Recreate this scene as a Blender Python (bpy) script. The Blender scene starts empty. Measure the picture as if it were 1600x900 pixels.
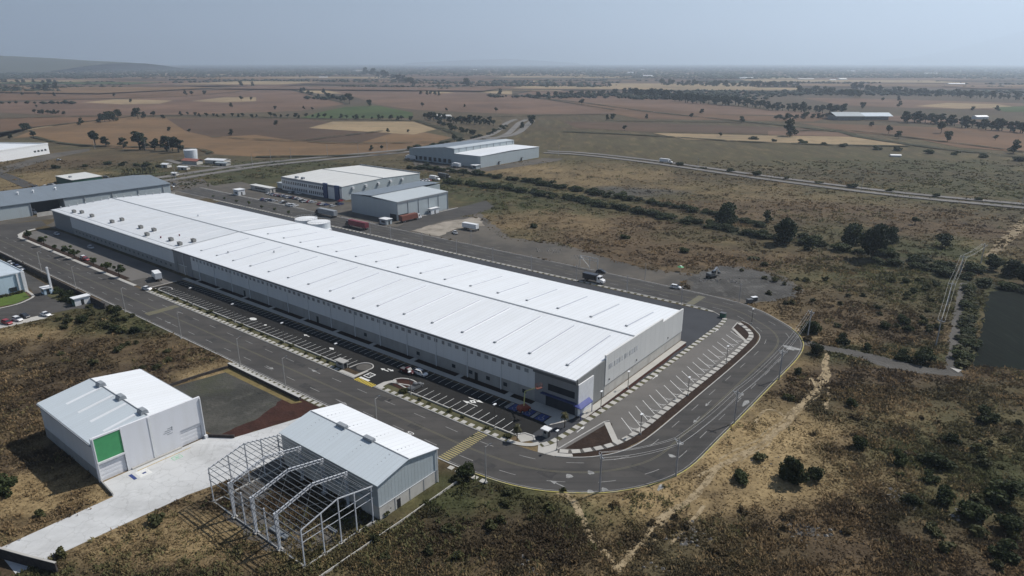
import bpy, math, random
import numpy as np
from mathutils import Vector, Matrix
from mathutils.geometry import tessellate_polygon

# ------------------------------------------------------------------ camera
sc = bpy.context.scene
col = sc.collection
H, FPX, PITCH = 85.0, 1046.0, math.atan((450 - 98) / 1046.0)
cam_d = bpy.data.cameras.new('camera')
cam = bpy.data.objects.new('camera', cam_d); col.objects.link(cam)
cam_d.sensor_width = 36.0; cam_d.lens = 36.0 * FPX / 1600.0
cam_d.clip_start = 1.0; cam_d.clip_end = 120000.0
cam.location = (0, 0, H); cam.rotation_euler = (math.pi / 2 - PITCH, 0, 0)
sc.camera = cam

# ------------------------------------------------------------------ sky, sun, exposure
SUN_EL, SUN_AZ = math.radians(48.5), math.radians(60.0)      # azimuth from +Y towards +X
w = bpy.data.worlds.new('World'); sc.world = w; w.use_nodes = True
nt = w.node_tree; nt.nodes.clear()
sky = nt.nodes.new('ShaderNodeTexSky'); sky.sky_type = 'NISHITA'; sky.sun_disc = False
sky.sun_elevation = SUN_EL; sky.sun_rotation = SUN_AZ
sky.altitude = 1700; sky.air_density = 1.0; sky.dust_density = 1.0; sky.ozone_density = 3.0
bg = nt.nodes.new('ShaderNodeBackground'); bg.inputs['Strength'].default_value = 0.06
wo = nt.nodes.new('ShaderNodeOutputWorld')
nt.links.new(sky.outputs[0], bg.inputs[0]); nt.links.new(bg.outputs[0], wo.inputs[0])
sun_d = bpy.data.lights.new('sun', 'SUN'); sun_d.energy = 5.0; sun_d.angle = math.radians(0.55)
sun_d.color = (1.0, 0.955, 0.89)
sun = bpy.data.objects.new('sun', sun_d); col.objects.link(sun)
SV = Vector((math.sin(SUN_AZ) * math.cos(SUN_EL), math.cos(SUN_AZ) * math.cos(SUN_EL), math.sin(SUN_EL)))
sun.rotation_euler = SV.to_track_quat('Z', 'Y').to_euler()
sc.view_settings.view_transform = 'Standard'; sc.view_settings.look = 'None'
sc.view_settings.exposure = 0.2; sc.view_settings.gamma = 1.0
sc.view_settings.use_curve_mapping = False
sc.render.engine = 'CYCLES'
sc.cycles.max_bounces = 6; sc.cycles.diffuse_bounces = 2; sc.cycles.glossy_bounces = 2
sc.cycles.transmission_bounces = 2; sc.cycles.volume_bounces = 1; sc.cycles.transparent_max_bounces = 6
sc.cycles.use_denoising = True
sc.cycles.use_adaptive_sampling = True
HAZE_DENSITY = 0.000105

random.seed(7); RNG = np.random.default_rng(7)

# ------------------------------------------------------------------ the plan of the place
# the estate lies on a grid turned against the view: s runs along the long warehouse, t across it
AX = np.array([-1424.0, 1103.6]); AX /= np.hypot(*AX)
BX = np.array([855.0, 1103.6]); BX /= np.hypot(*BX)
TH = math.atan2(-AX[1], -AX[0])
def W(s, t, z=0.0):
    q = s * AX + t * BX
    return (float(q[0]), float(q[1]), z)
def W2(s, t): return W(s, t)[:2]
def G(u, v, z=0.0):                       # survey: the point of the ground seen at u, v of a 1600 x 900 plate
    y = FPX * math.cos(PITCH) - (v - 450) * math.sin(PITCH)
    zz = FPX * math.sin(PITCH) + (v - 450) * math.cos(PITCH)
    k = (H - z) / zz
    return ((u - 800) * k, y * k, z)
def ST(u, v, z=0.0):
    q = np.array(G(u, v, z)[:2]); return float(q @ AX), float(q @ BX)
def depth(x, y, z=0.0): return y * math.cos(PITCH) + (H - z) * math.sin(PITCH)
def hpx(u, v, px):                         # height in metres of something px tall standing at u, v
    x, y, _ = G(u, v); return px * depth(x, y) / (FPX * math.cos(PITCH))

# ------------------------------------------------------------------ tagging
def tag(o, label=None, cat=None, group=None, kind='thing'):
    if label: o['label'] = label
    if cat: o['category'] = cat
    if group: o['group'] = group
    if kind: o['kind'] = kind
    return o
def root(name, label, cat, loc, rz=0.0, group=None):
    o = bpy.data.objects.new(name, None); col.objects.link(o)
    o.location = loc; o.rotation_euler = (0, 0, rz); o.empty_display_size = 0.5
    return tag(o, label, cat, group)
KIDS = {}
def adopt(o, parent):
    o.parent = parent; KIDS.setdefault(parent.session_uid, []).append(o)
def copy_tree(o, loc=None, rz=None, scale=None, label=None, group=None, parent=None, color=None):
    c = o.copy(); col.objects.link(c)
    if parent is not None: adopt(c, parent)
    if loc is not None: c.location = loc
    if rz is not None: c.rotation_euler = (0, 0, rz)
    if scale is not None: c.scale = scale
    if label: c['label'] = label
    if group: c['group'] = group
    if color is not None: c.color = color
    for ch in KIDS.get(o.session_uid, []): copy_tree(ch, parent=c)
    return c

# ------------------------------------------------------------------ mesh builder
class MB:
    def __init__(s): s.v = []; s.f = []; s.m = []
    def add(s, vs, fs, m=0):
        n = len(s.v); s.v += [tuple(p) for p in vs]
        s.f += [tuple(i + n for i in f) for f in fs]; s.m += [m] * len(fs); return s
    def box(s, x0, x1, y0, y1, z0, z1, m=0):
        if x0 > x1: x0, x1 = x1, x0
        if y0 > y1: y0, y1 = y1, y0
        return s.add([(x0,y0,z0),(x1,y0,z0),(x1,y1,z0),(x0,y1,z0),(x0,y0,z1),(x1,y0,z1),(x1,y1,z1),(x0,y1,z1)],
                     [(0,3,2,1),(4,5,6,7),(0,1,5,4),(1,2,6,5),(2,3,7,6),(3,0,4,7)], m)
    def prism(s, pts, z0, z1, m=0):        # pts 2d, vertical prism
        n = len(pts); a = sum(pts[i][0]*pts[(i+1)%n][1]-pts[(i+1)%n][0]*pts[i][1] for i in range(n))
        if a < 0: pts = pts[::-1]
        tri = tessellate_polygon([[Vector((p[0], p[1], 0)) for p in pts]])
        vs = [(p[0], p[1], z0) for p in pts] + [(p[0], p[1], z1) for p in pts]
        fs = []
        for t in tri:
            a_, b_, c_ = t
            ar = (pts[b_][0]-pts[a_][0])*(pts[c_][1]-pts[a_][1])-(pts[c_][0]-pts[a_][0])*(pts[b_][1]-pts[a_][1])
            if ar < 0: b_, c_ = c_, b_
            fs.append((a_ + n, b_ + n, c_ + n)); fs.append((a_, c_, b_))
        fs += [(i, (i+1) % n, (i+1) % n + n, i + n) for i in range(n)]
        return s.add(vs, fs, m)
    def xprism(s, prof, x0, x1, m=0):       # prof of (y, z), swept along x
        n = len(prof); vs = [(x0, y, z) for y, z in prof] + [(x1, y, z) for y, z in prof]
        fs = [tuple(range(n))[::-1], tuple(range(n, 2*n))] + [(i, (i+1) % n, (i+1) % n + n, i + n) for i in range(n)]
        return s.add(vs, fs, m)
    def yprism(s, prof, y0, y1, m=0):       # prof of (x, z), swept along y
        n = len(prof); vs = [(x, y0, z) for x, z in prof] + [(x, y1, z) for x, z in prof]
        fs = [tuple(range(n)), tuple(range(n, 2*n))[::-1]] + [(i, i + n, (i+1) % n + n, (i+1) % n) for i in range(n)]
        return s.add(vs, fs, m)
    def tube(s, p, q, r0, r1=None, n=6, m=0, caps=True):
        r1 = r0 if r1 is None else r1
        p, q = Vector(p), Vector(q); d = (q - p)
        if d.length < 1e-6: return s
        d.normalize(); a = d.orthogonal().normalized(); b = d.cross(a)
        vs = [p + (a*math.cos(2*math.pi*i/n) + b*math.sin(2*math.pi*i/n))*r0 for i in range(n)]
        vs += [q + (a*math.cos(2*math.pi*i/n) + b*math.sin(2*math.pi*i/n))*r1 for i in range(n)]
        fs = [(i, (i+1) % n, (i+1) % n + n, i + n) for i in range(n)]
        if caps: fs += [tuple(range(n))[::-1], tuple(range(n, 2*n))]
        return s.add(vs, fs, m)
    def beam(s, p, q, w, h=None, m=0):      # rectangular bar between two points, h upwards
        h = w if h is None else h
        p, q = Vector(p), Vector(q); d = (q - p).normalized()
        up = Vector((0,0,1)) if abs(d.z) < .95 else Vector((1,0,0))
        a = d.cross(up).normalized() * (w/2); b = a.cross(d).normalized() * (h/2)
        vs = [p-a-b, p+a-b, p+a+b, p-a+b, q-a-b, q+a-b, q+a+b, q-a+b]
        return s.add(vs, [(0,3,2,1),(4,5,6,7),(0,1,5,4),(1,2,6,5),(2,3,7,6),(3,0,4,7)], m)
    def quad(s, a, b, c, d, m=0): return s.add([a,b,c,d], [(0,1,2,3)], m)
    def sheet(s, pts, z, m=0):
        tri = tessellate_polygon([[Vector((p[0], p[1], 0)) for p in pts]]); fs = []
        for a_, b_, c_ in tri:
            ar = (pts[b_][0]-pts[a_][0])*(pts[c_][1]-pts[a_][1])-(pts[c_][0]-pts[a_][0])*(pts[b_][1]-pts[a_][1])
            fs.append((a_, b_, c_) if ar > 0 else (a_, c_, b_))
        return s.add([(p[0], p[1], z) for p in pts], fs, m)
    def ribbon(s, pts, wd, z, m=0, z0=None):   # flat strip (or low wall when z0 given) along a 2d polyline
        L = offset(pts, wd/2); R = offset(pts, -wd/2); n = len(pts)
        if z0 is None:
            vs = [(p[0],p[1],z) for p in L] + [(p[0],p[1],z) for p in R]
            return s.add(vs, [(i, i+n, i+n+1, i+1) for i in range(n-1)], m)
        vs = [(p[0],p[1],z) for p in L]+[(p[0],p[1],z) for p in R]+[(p[0],p[1],z0) for p in L]+[(p[0],p[1],z0) for p in R]
        fs = []
        for i in range(n-1):
            fs += [(i, i+n, i+n+1, i+1), (i, i+1, i+1+2*n, i+2*n), (i+n, i+3*n, i+1+3*n, i+1+n)]
        fs += [(0, 2*n, 3*n, n), (n-1, 2*n-1, 4*n-1, 3*n-1)]
        return s.add(vs, fs, m)
    def build(s, name, mats, parent=None, loc=None, rz=None, smooth=False):
        me = bpy.data.meshes.new(name); me.from_pydata(s.v, [], s.f)
        if not isinstance(mats, (list, tuple)): mats = [mats]
        for m in mats: me.materials.append(m)
        if len(mats) > 1: me.polygons.foreach_set('material_index', s.m)
        if smooth: me.polygons.foreach_set('use_smooth', [True]*len(s.f))
        me.update()
        o = bpy.data.objects.new(name, me); col.objects.link(o)
        if parent is not None: adopt(o, parent)
        if loc is not None: o.location = loc
        if rz is not None: o.rotation_euler = (0, 0, rz)
        return o
def offset(pts, d):
    P = np.array([p[:2] for p in pts], float); T = np.gradient(P, axis=0)
    T /= np.maximum(np.hypot(T[:,0], T[:,1])[:,None], 1e-9)
    N = np.stack([-T[:,1], T[:,0]], 1); return [tuple(p) for p in P + N*d]
def smooth_line(pts, n=8):
    P = [np.array(p[:2], float) for p in pts]; P = [2*P[0]-P[1]] + P + [2*P[-1]-P[-2]]; out = []
    for i in range(1, len(P)-2):
        p0, p1, p2, p3 = P[i-1:i+3]
        for k in range(n):
            t = k/n
            out.append(tuple(.5*((2*p1)+(-p0+p2)*t+(2*p0-5*p1+4*p2-p3)*t*t+(-p0+3*p1-3*p2+p3)*t**3)))
    out.append(tuple(P[-2])); return out
def resample(pts, step):
    P = np.array([p[:2] for p in pts], float); d = np.r_[0, np.cumsum(np.hypot(*np.diff(P, axis=0).T))]
    n = max(2, int(d[-1]/step)+1); q = np.linspace(0, d[-1], n)
    return [(float(np.interp(x, d, P[:,0])), float(np.interp(x, d, P[:,1]))) for x in q]
def structure(name, mb, mat): return tag(mb.build(name, mat), kind='structure')
def st_rect(s0, s1, t0, t1): return [W2(s0,t0), W2(s1,t0), W2(s1,t1), W2(s0,t1)]

# ------------------------------------------------------------------ materials
def new_mat(name):
    m = bpy.data.materials.new(name); m.use_nodes = True; n = m.node_tree; n.nodes.clear()
    out = n.nodes.new('ShaderNodeOutputMaterial'); b = n.nodes.new('ShaderNodeBsdfPrincipled')
    n.links.new(b.outputs[0], out.inputs[0]); return m, n, b
def N(n, t, **kw):
    x = n.nodes.new(t)
    for k, v in kw.items(): setattr(x, k, v)
    return x
def mapping(n, coord='Object', scale=(1,1,1), rot=0.0):
    if coord == 'World': g = N(n, 'ShaderNodeNewGeometry').outputs['Position']
    else: g = N(n, 'ShaderNodeTexCoord').outputs[coord]
    mp = N(n, 'ShaderNodeMapping'); mp.inputs['Scale'].default_value = scale; mp.inputs['Rotation'].default_value = (0,0,rot)
    n.links.new(g, mp.inputs[0]); return mp.outputs[0]
def ramp(n, fac, lo, hi, a=(0,0,0,1), b=(1,1,1,1)):
    r = N(n, 'ShaderNodeValToRGB'); r.color_ramp.elements[0].position = lo; r.color_ramp.elements[1].position = hi
    r.color_ramp.elements[0].color = a; r.color_ramp.elements[1].color = b
    n.links.new(fac, r.inputs[0]); return r.outputs[0]
def noise(n, vec, scale, detail=4, rough=.55):
    x = N(n, 'ShaderNodeTexNoise'); x.inputs['Scale'].default_value = scale; x.inputs['Detail'].default_value = detail
    x.inputs['Roughness'].default_value = rough; n.links.new(vec, x.inputs['Vector']); return x.outputs[0]
def mix(n, fac, a, b, blend='MIX'):
    x = N(n, 'ShaderNodeMix', data_type='RGBA', blend_type=blend)
    for i, v in ((0, fac), (6, a), (7, b)):
        if isinstance(v, (int, float)): x.inputs[i].default_value = v
        elif isinstance(v, tuple): x.inputs[i].default_value = v if len(v) == 4 else (*v, 1)
        else: n.links.new(v, x.inputs[i])
    return x.outputs[2]
def mat(name, base, rough=.85, layers=(), metal=0.0, coord='Object', bump=None, spec=.3, rot=0.0):
    """base colour with noise layers: (colour, scale or (sx,sy,sz), lo, hi, strength)"""
    m, n, b = new_mat(name); c = (*base, 1)
    first = None
    for k, (lc, s, lo, hi, st) in enumerate(layers):
        sv = s if isinstance(s, tuple) else (s, s, s)
        f = noise(n, mapping(n, coord, sv, rot), 1.0, 5, .6)
        f = ramp(n, f, lo, hi, (0,0,0,1), (st,st,st,1)); c = mix(n, f, c, lc); first = first or f
    if isinstance(c, tuple): b.inputs['Base Color'].default_value = c
    else: n.links.new(c, b.inputs['Base Color'])
    b.inputs['Roughness'].default_value = rough; b.inputs['Metallic'].default_value = metal
    b.inputs['Specular IOR Level'].default_value = spec if rough < .84 else .08
    if bump:
        f = noise(n, mapping(n, coord, (bump[0],)*3), 1.0, 4)
        bp = N(n, 'ShaderNodeBump'); bp.inputs['Strength'].default_value = bump[1]; bp.inputs['Distance'].default_value = bump[2]
        n.links.new(f, bp.inputs['Height']); n.links.new(bp.outputs[0], b.inputs['Normal'])
    return m
def ribbed(name, base, axis, pitch, rough=.5, dark=.88, dirt=(.4,.38,.34), dirt_s=.25, stretch=(.35,.05,.2), metal=0.0, spec=.4):
    """profiled sheet: seams every pitch metres across axis plus streaks of dirt running the other way"""
    m, n, b = new_mat(name)
    tc = N(n, 'ShaderNodeTexCoord').outputs['Object']
    sp = N(n, 'ShaderNodeSeparateXYZ'); n.links.new(tc, sp.inputs[0])
    dv = N(n, 'ShaderNodeMath', operation='DIVIDE'); n.links.new(sp.outputs[axis], dv.inputs[0]); dv.inputs[1].default_value = pitch
    fr = N(n, 'ShaderNodeMath', operation='FRACT'); n.links.new(dv.outputs[0], fr.inputs[0])
    seam = ramp(n, fr.outputs[0], .86, .97)
    c = mix(n, seam, (*base,1), tuple(x*dark for x in base))
    fl = N(n, 'ShaderNodeMath', operation='FLOOR'); n.links.new(dv.outputs[0], fl.inputs[0])
    wn = N(n, 'ShaderNodeTexWhiteNoise', noise_dimensions='1D'); n.links.new(fl.outputs[0], wn.inputs[1])
    c = mix(n, ramp(n, wn.outputs[0], 0, 1, (0,0,0,1), (.14,.14,.14,1)), c, tuple(x*.8 for x in base))
    f = noise(n, mapping(n, 'Object', stretch), 1.0, 6, .65)
    c = mix(n, ramp(n, f, .42, .8, (0,0,0,1), (dirt_s,)*3+(1,)), c, dirt)
    f2 = noise(n, mapping(n, 'Object', (.03,.05,.05)), 1.0, 4, .6)
    c = mix(n, ramp(n, f2, .4, .7, (0,0,0,1), (dirt_s*.6,)*3+(1,)), c, tuple(x*.82 for x in base))
    n.links.new(c, b.inputs['Base Color']); b.inputs['Roughness'].default_value = rough
    b.inputs['Metallic'].default_value = metal; b.inputs['Specular IOR Level'].default_value = spec
    bp = N(n, 'ShaderNodeBump'); bp.inputs['Strength'].default_value = .35; bp.inputs['Distance'].default_value = .05
    n.links.new(seam, bp.inputs['Height']); n.links.new(bp.outputs[0], b.inputs['Normal'])
    return m
def flat(name, c, rough=.6, metal=0.0, spec=.4):
    return mat(name, c, rough, [(tuple(x*.72 for x in c), .9, .4, .75, .5)], metal, spec=spec)

M = {}
M['asphalt'] = mat('asphalt', (0.074,0.070,0.066), .9, [((0.052,0.050,0.049), .05, .42, .62, .8), ((0.078,0.076,0.075), (0.008,0.110,0.071), .5, .72, .55), ((0.042,0.041,0.041), .4, .55, .75, .4), ((.046,.045,.044), (.004,.42,.3), .48, .6, .55), ((.085,.082,.078), (.003,.3,.2), .55, .68, .4)], coord='World', rot=-TH, bump=(3,.2,.02))
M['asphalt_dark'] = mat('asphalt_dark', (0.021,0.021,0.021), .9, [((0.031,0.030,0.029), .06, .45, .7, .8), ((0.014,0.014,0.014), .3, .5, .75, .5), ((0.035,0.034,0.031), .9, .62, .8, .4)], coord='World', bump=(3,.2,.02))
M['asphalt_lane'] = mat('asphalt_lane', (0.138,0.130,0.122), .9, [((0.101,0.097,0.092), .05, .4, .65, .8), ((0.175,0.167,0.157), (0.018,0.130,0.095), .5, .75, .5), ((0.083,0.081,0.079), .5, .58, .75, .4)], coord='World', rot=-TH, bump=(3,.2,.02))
M['asphalt_blue'] = mat('asphalt_blue', (0.054,0.057,0.063), .85, [((0.040,0.041,0.047), .08, .42, .68, .7), ((0.072,0.072,0.076), .5, .6, .8, .35)], coord='World', bump=(3,.2,.02))
M['concrete'] = mat('concrete', (.40,.385,.355), .85, [((.31,.30,.28), .12, .42, .68, .7), ((.45,.44,.42), .5, .5, .75, .4), ((.25,.24,.22), 1.3, .62, .8, .35)], coord='World')
M['concrete_drive'] = mat('concrete_drive', (0.49,0.495,0.495), .85, [((0.37,0.372,0.37), (0.065,0.160,0.142), .42, .68, .75), ((0.58,0.585,0.585), .3, .5, .75, .45), ((0.25,0.25,0.245), (0.384,0.082,0.180), .6, .78, .35)], coord='World', rot=-TH+.25)
def cracked(m, scale, k, rot=0.0):            # joints and cracks in old slabs
    n = m.node_tree; b = [x for x in n.nodes if x.type == 'BSDF_PRINCIPLED'][0]; src = b.inputs['Base Color'].links[0].from_socket
    v = mapping(n,'World',(scale,)*3,rot); nz = N(n,'ShaderNodeTexNoise'); nz.inputs['Scale'].default_value = 2.2; n.links.new(v, nz.inputs['Vector'])
    ad = N(n,'ShaderNodeMix',data_type='RGBA'); ad.inputs[0].default_value = .35; n.links.new(v, ad.inputs[6]); n.links.new(nz.outputs['Color'], ad.inputs[7])
    vo = N(n,'ShaderNodeTexVoronoi',feature='DISTANCE_TO_EDGE'); n.links.new(ad.outputs[2], vo.inputs['Vector']); vo.inputs['Scale'].default_value = 1
    f = ramp(n, vo.outputs['Distance'], .0, .03, (k,k,k,1), (0,0,0,1)); n.links.new(mix(n, f, src, (.17,.165,.155)), b.inputs['Base Color']); return m
cracked(M['concrete_drive'], .42, .28)
M['kerb'] = mat('kerb', (.42,.41,.39), .85, [((.3,.29,.27), .6, .45, .7, .6)], coord='World')
M['kerb_yellow'] = mat('kerb_yellow', (.38,.33,.10), .85, [((.34,.32,.25), .5, .42, .62, .8)], coord='World')
M['paint_white'] = mat('paint_white', (.62,.62,.60), .7, [((.3,.3,.29), 1.5, .5, .75, .6)], coord='World')
M['paint_worn'] = mat('paint_worn', (.27,.265,.255), .8, [((.12,.12,.118), .7, .42, .68, .8)], coord='World')
M['paint_faint'] = mat('paint_faint', (.3,.3,.29), .8, [((.12,.12,.118), .9, .42, .62, .85)], coord='World')
M['paint_yellow'] = mat('paint_yellow', (.5,.38,.06), .7, [((.3,.24,.08), 1.0, .5, .75, .6)], coord='World')
M['paint_yellow_worn'] = mat('paint_yellow_worn', (.125,.115,.07), .8, [((.1,.097,.085), .5, .42, .68, .8)], coord='World')
M['paint_hatch'] = mat('paint_hatch', (.30,.255,.11), .8, [((.16,.145,.1), .5, .42, .68, .7)], coord='World')
M['paint_blue'] = mat('paint_blue', (.03,.05,.17), .7, [((.03,.035,.08), 1.0, .5, .75, .5)], coord='World')
M['soil'] = mat('soil', (.032,.022,.018), .95, [((.055,.037,.028), .35, .45, .7, .7), ((.018,.013,.011), 1.2, .5, .75, .6)], coord='World', bump=(1.5,.6,.2))
M['soil_red'] = mat('soil_red', (0.052,0.025,0.020), .95, [((0.028,0.015,0.013), .3, .42, .68, .8), ((0.077,0.042,0.032), 1.0, .55, .78, .6)], coord='World', bump=(1.5,.7,.25))
M['lot_dirt'] = mat('lot_dirt', (.070,.068,.061), .95, [((.043,.043,.039), .09, .40, .6, .9), ((.115,.11,.098), .22, .55, .72, .6), ((.035,.036,.03), .8, .55, .72, .6), ((.06,.064,.04), .05, .55, .7, .6)], coord='World', bump=(1.2,.9,.25))
M['yard_dirt'] = mat('yard_dirt', (0.108,0.097,0.083), .95, [((0.065,0.061,0.056), .05, .40, .62, .85), ((0.144,0.130,0.108), .18, .55, .75, .6), ((0.050,0.048,0.042), .7, .58, .8, .5)], coord='World', bump=(1.5,.5,.12))
M['gravel'] = mat('gravel', (0.104,0.098,0.090), .95, [((0.068,0.064,0.060), .09, .4, .65, .8), ((0.144,0.136,0.124), .5, .55, .8, .5), ((0.040,0.040,0.036), 1.3, .6, .8, .5)], coord='World', bump=(1.2,.8,.3))
M['gravel_rough'] = mat('gravel_rough', (.085,.082,.078), .95, [((.05,.048,.045), .06, .40, .6, .9), ((.15,.145,.135), .25, .52, .72, .7), ((.035,.034,.032), .9, .55, .75, .6)], coord='World', bump=(1.0,.9,.4))
M['trail'] = mat('trail', (.31,.245,.155), .95, [((.24,.185,.11), .4, .42, .68, .7)], coord='World')
def patchy(m, scale, lo, hi):                # worn through in places: the ground below shows
    n = m.node_tree; b = [x for x in n.nodes if x.type == 'BSDF_PRINCIPLED'][0]; out = [x for x in n.nodes if x.type == 'OUTPUT_MATERIAL'][0]
    t = n.nodes.new('ShaderNodeBsdfTransparent'); mx = n.nodes.new('ShaderNodeMixShader'); f = ramp(n, noise(n, mapping(n,'World',(scale,)*3), 1, 5, .65), lo, hi)
    n.links.new(f, mx.inputs[0]); n.links.new(t.outputs[0], mx.inputs[1]); n.links.new(b.outputs[0], mx.inputs[2]); n.links.new(mx.outputs[0], out.inputs[0]); return m
patchy(M['trail'], .55, .36, .54)
M['lawn'] = mat('lawn', (.085,.125,.03), .95, [((.06,.085,.025), .4, .42, .68, .7)], coord='World')
M['verge'] = mat('verge', (.095,.088,.05), .95, [((.05,.055,.028), .3, .42, .66, .8), ((.15,.125,.075), .9, .55, .75, .6)], coord='World')

M['roof_white'] = ribbed('roof_white', (.70,.72,.74), 0, 1.5, .45, .8, (.5,.5,.48), .34, (.5,.03,.2))
M['roof_aged'] = ribbed('roof_aged', (.62,.64,.66), 0, 1.5, .45, .78, (.42,.42,.41), .55, (.4,.03,.2))
M['roof_cream'] = ribbed('roof_cream', (.60,.60,.575), 0, 1.5, .5, .85, (.38,.36,.32), .45, (.3,.04,.2))
M['roof_grey'] = ribbed('roof_grey', (.30,.335,.35), 0, 1.2, .5, .82, (.2,.21,.21), .35, (.4,.05,.2))
M['roof_grey_y'] = ribbed('roof_grey_y', (.17,.2,.23), 1, 1.2, .5, .82, (.12,.13,.14), .4, (.05,.4,.2))
M['roof_pale'] = ribbed('roof_pale', (.44,.475,.49), 1, 1.1, .45, .88, (.4,.43,.44), .25, (.05,.5,.2))
M['roof_shaded_x'] = ribbed('roof_shaded_x', (.50,.55,.58), 0, 1.1, .45, .86, (.38,.41,.42), .3, (.5,.05,.2))  # white roof sheet toned down: shade of the slope put into the colour
M['wall_white'] = ribbed('wall_white', (.62,.63,.63), 0, 3.05, .7, .93, (.5,.5,.48), .25, (.5,.5,.06))
M['wall_white_y'] = ribbed('wall_white_y', (.62,.62,.60), 1, 3.05, .7, .93, (.5,.5,.48), .25, (.5,.5,.06))
M['wall_plain'] = mat('wall_plain', (.66,.67,.70), .75, [((.57,.57,.57), (.5,.5,.08), .42, .7, .4)])
M['wall_block'] = mat('wall_block', (.33,.325,.31), .85, [((.24,.235,.22), (.4,.4,.15), .42, .7, .6)])
M['wall_block_pale'] = mat('wall_block_pale', (.50,.48,.44), .85, [((.33,.31,.28), (.4,.4,.2), .45, .72, .6)])
M['wall_grey'] = ribbed('wall_grey', (.235,.24,.245), 0, 1.5, .65, .9, (.18,.18,.18), .3, (.5,.5,.08))
M['wall_grey_y'] = ribbed('wall_grey_y', (.235,.24,.235), 1, 1.5, .65, .9, (.18,.18,.18), .3, (.5,.5,.08))
M['wall_metal'] = ribbed('wall_metal', (.36,.40,.42), 0, .9, .5, .84, (.28,.3,.3), .3, (.5,.5,.06))
M['wall_metal_y'] = ribbed('wall_metal_y', (.40,.45,.47), 1, .9, .5, .84, (.3,.32,.32), .3, (.5,.5,.06))
M['wall_sky'] = mat('wall_sky', (.45,.56,.64), .7, [((.36,.44,.5), (.5,.5,.08), .45, .7, .5)])
M['roof_sky'] = mat('roof_sky', (.46,.52,.57), .6, [((.36,.41,.45), .25, .42, .7, .5)])
M['bay_shade'] = flat('bay_shade', (.05,.053,.06), .5)  # near black, stands for the shade inside the open bay
M['trim_dark'] = flat('trim_dark', (.09,.095,.1), .5)
M['trim_grey'] = flat('trim_grey', (.25,.27,.29), .5)
M['trim_white'] = flat('trim_white', (.68,.69,.70), .5)
M['navy'] = flat('navy', (.022,.048,.13), .5)
M['blue'] = flat('blue', (.045,.06,.21), .5)
M['blue_dark'] = flat('blue_dark', (.03,.045,.13), .45)
M['green_panel'] = flat('green_panel', (.06,.30,.12), .6)
M['green_dark'] = flat('green_dark', (.025,.085,.06), .6)
M['skylight'] = flat('skylight', (.36,.38,.43), .4)
M['skylight_pale'] = flat('skylight_pale', (.55,.56,.58), .4)
M['glass'] = mat('glass', (.025,.03,.038), .12, [((.05,.055,.065), .5, .45, .7, .5)], spec=.6)
M['window_pale'] = flat('window_pale', (.48,.49,.5), .5)
M['louvre'] = flat('louvre', (.22,.22,.23), .6)
M['door_dark'] = flat('door_dark', (.02,.022,.025), .6)
M['galv'] = flat('galv', (.42,.44,.46), .45, .3)
M['steel_white'] = flat('steel_white', (.50,.52,.55), .5)
M['steel_grey'] = flat('steel_grey', (.15,.165,.18), .5)
M['unit'] = flat('unit', (.24,.235,.22), .6)
M['tank_white'] = mat('tank_white', (.62,.66,.70), .5, [((.5,.53,.55), (.5,.5,.1), .42, .7, .5)])
M['pole'] = flat('pole', (.34,.34,.35), .6)
M['pole_pale'] = flat('pole_pale', (.38,.37,.35), .8)
M['pole_dark'] = flat('pole_dark', (.07,.065,.06), .7)
M['wire'] = flat('wire', (.42,.42,.41), .5)
M['tyre'] = flat('tyre', (.02,.02,.02), .9)
M['rim'] = flat('rim', (.4,.4,.42), .4, .6)
M['rust'] = flat('rust', (.16,.055,.038), .7)
M['maroon'] = flat('maroon', (.15,.026,.038), .6)
M['orange'] = flat('orange', (.22,.045,.025), .5)
M['yellow'] = flat('yellow', (.55,.52,.2), .5)
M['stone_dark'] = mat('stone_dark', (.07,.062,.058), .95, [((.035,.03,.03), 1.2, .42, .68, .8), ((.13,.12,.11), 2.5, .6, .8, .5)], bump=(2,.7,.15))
M['tile_red'] = flat('tile_red', (.26,.1,.075), .8)
M['bark'] = mat('bark', (.07,.055,.042), .95, [((.035,.028,.022), 2.0, .4, .7, .7)])
M['skin'] = flat('skin', (.35,.2,.13), .6)
M['cloth'] = flat('cloth', (.5,.52,.58), .8)
M['cloth_dark'] = flat('cloth_dark', (.04,.045,.07), .8)
CARC = dict(white=(.7,.7,.7), silver=(.42,.43,.45), black=(.025,.025,.03), grey=(.13,.135,.14), red=(.28,.025,.03), blue=(.04,.06,.16), maroon=(.09,.02,.022))
for k, c in CARC.items(): M['car_'+k] = mat('car_'+k, c, .28, [(tuple(x*.8 for x in c), .7, .45, .7, .3)], .1, spec=.6)
def translucent(m, c, k):                    # thin leaves and blades pass part of the sunlight
    n = m.node_tree; b = [x for x in n.nodes if x.type == 'BSDF_PRINCIPLED'][0]; out = [x for x in n.nodes if x.type == 'OUTPUT_MATERIAL'][0]
    t = n.nodes.new('ShaderNodeBsdfTranslucent'); n.links.new(c, t.inputs[0]); mx = n.nodes.new('ShaderNodeMixShader'); mx.inputs[0].default_value = k
    n.links.new(b.outputs[0], mx.inputs[1]); n.links.new(t.outputs[0], mx.inputs[2]); n.links.new(mx.outputs[0], out.inputs[0]); return m
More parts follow.
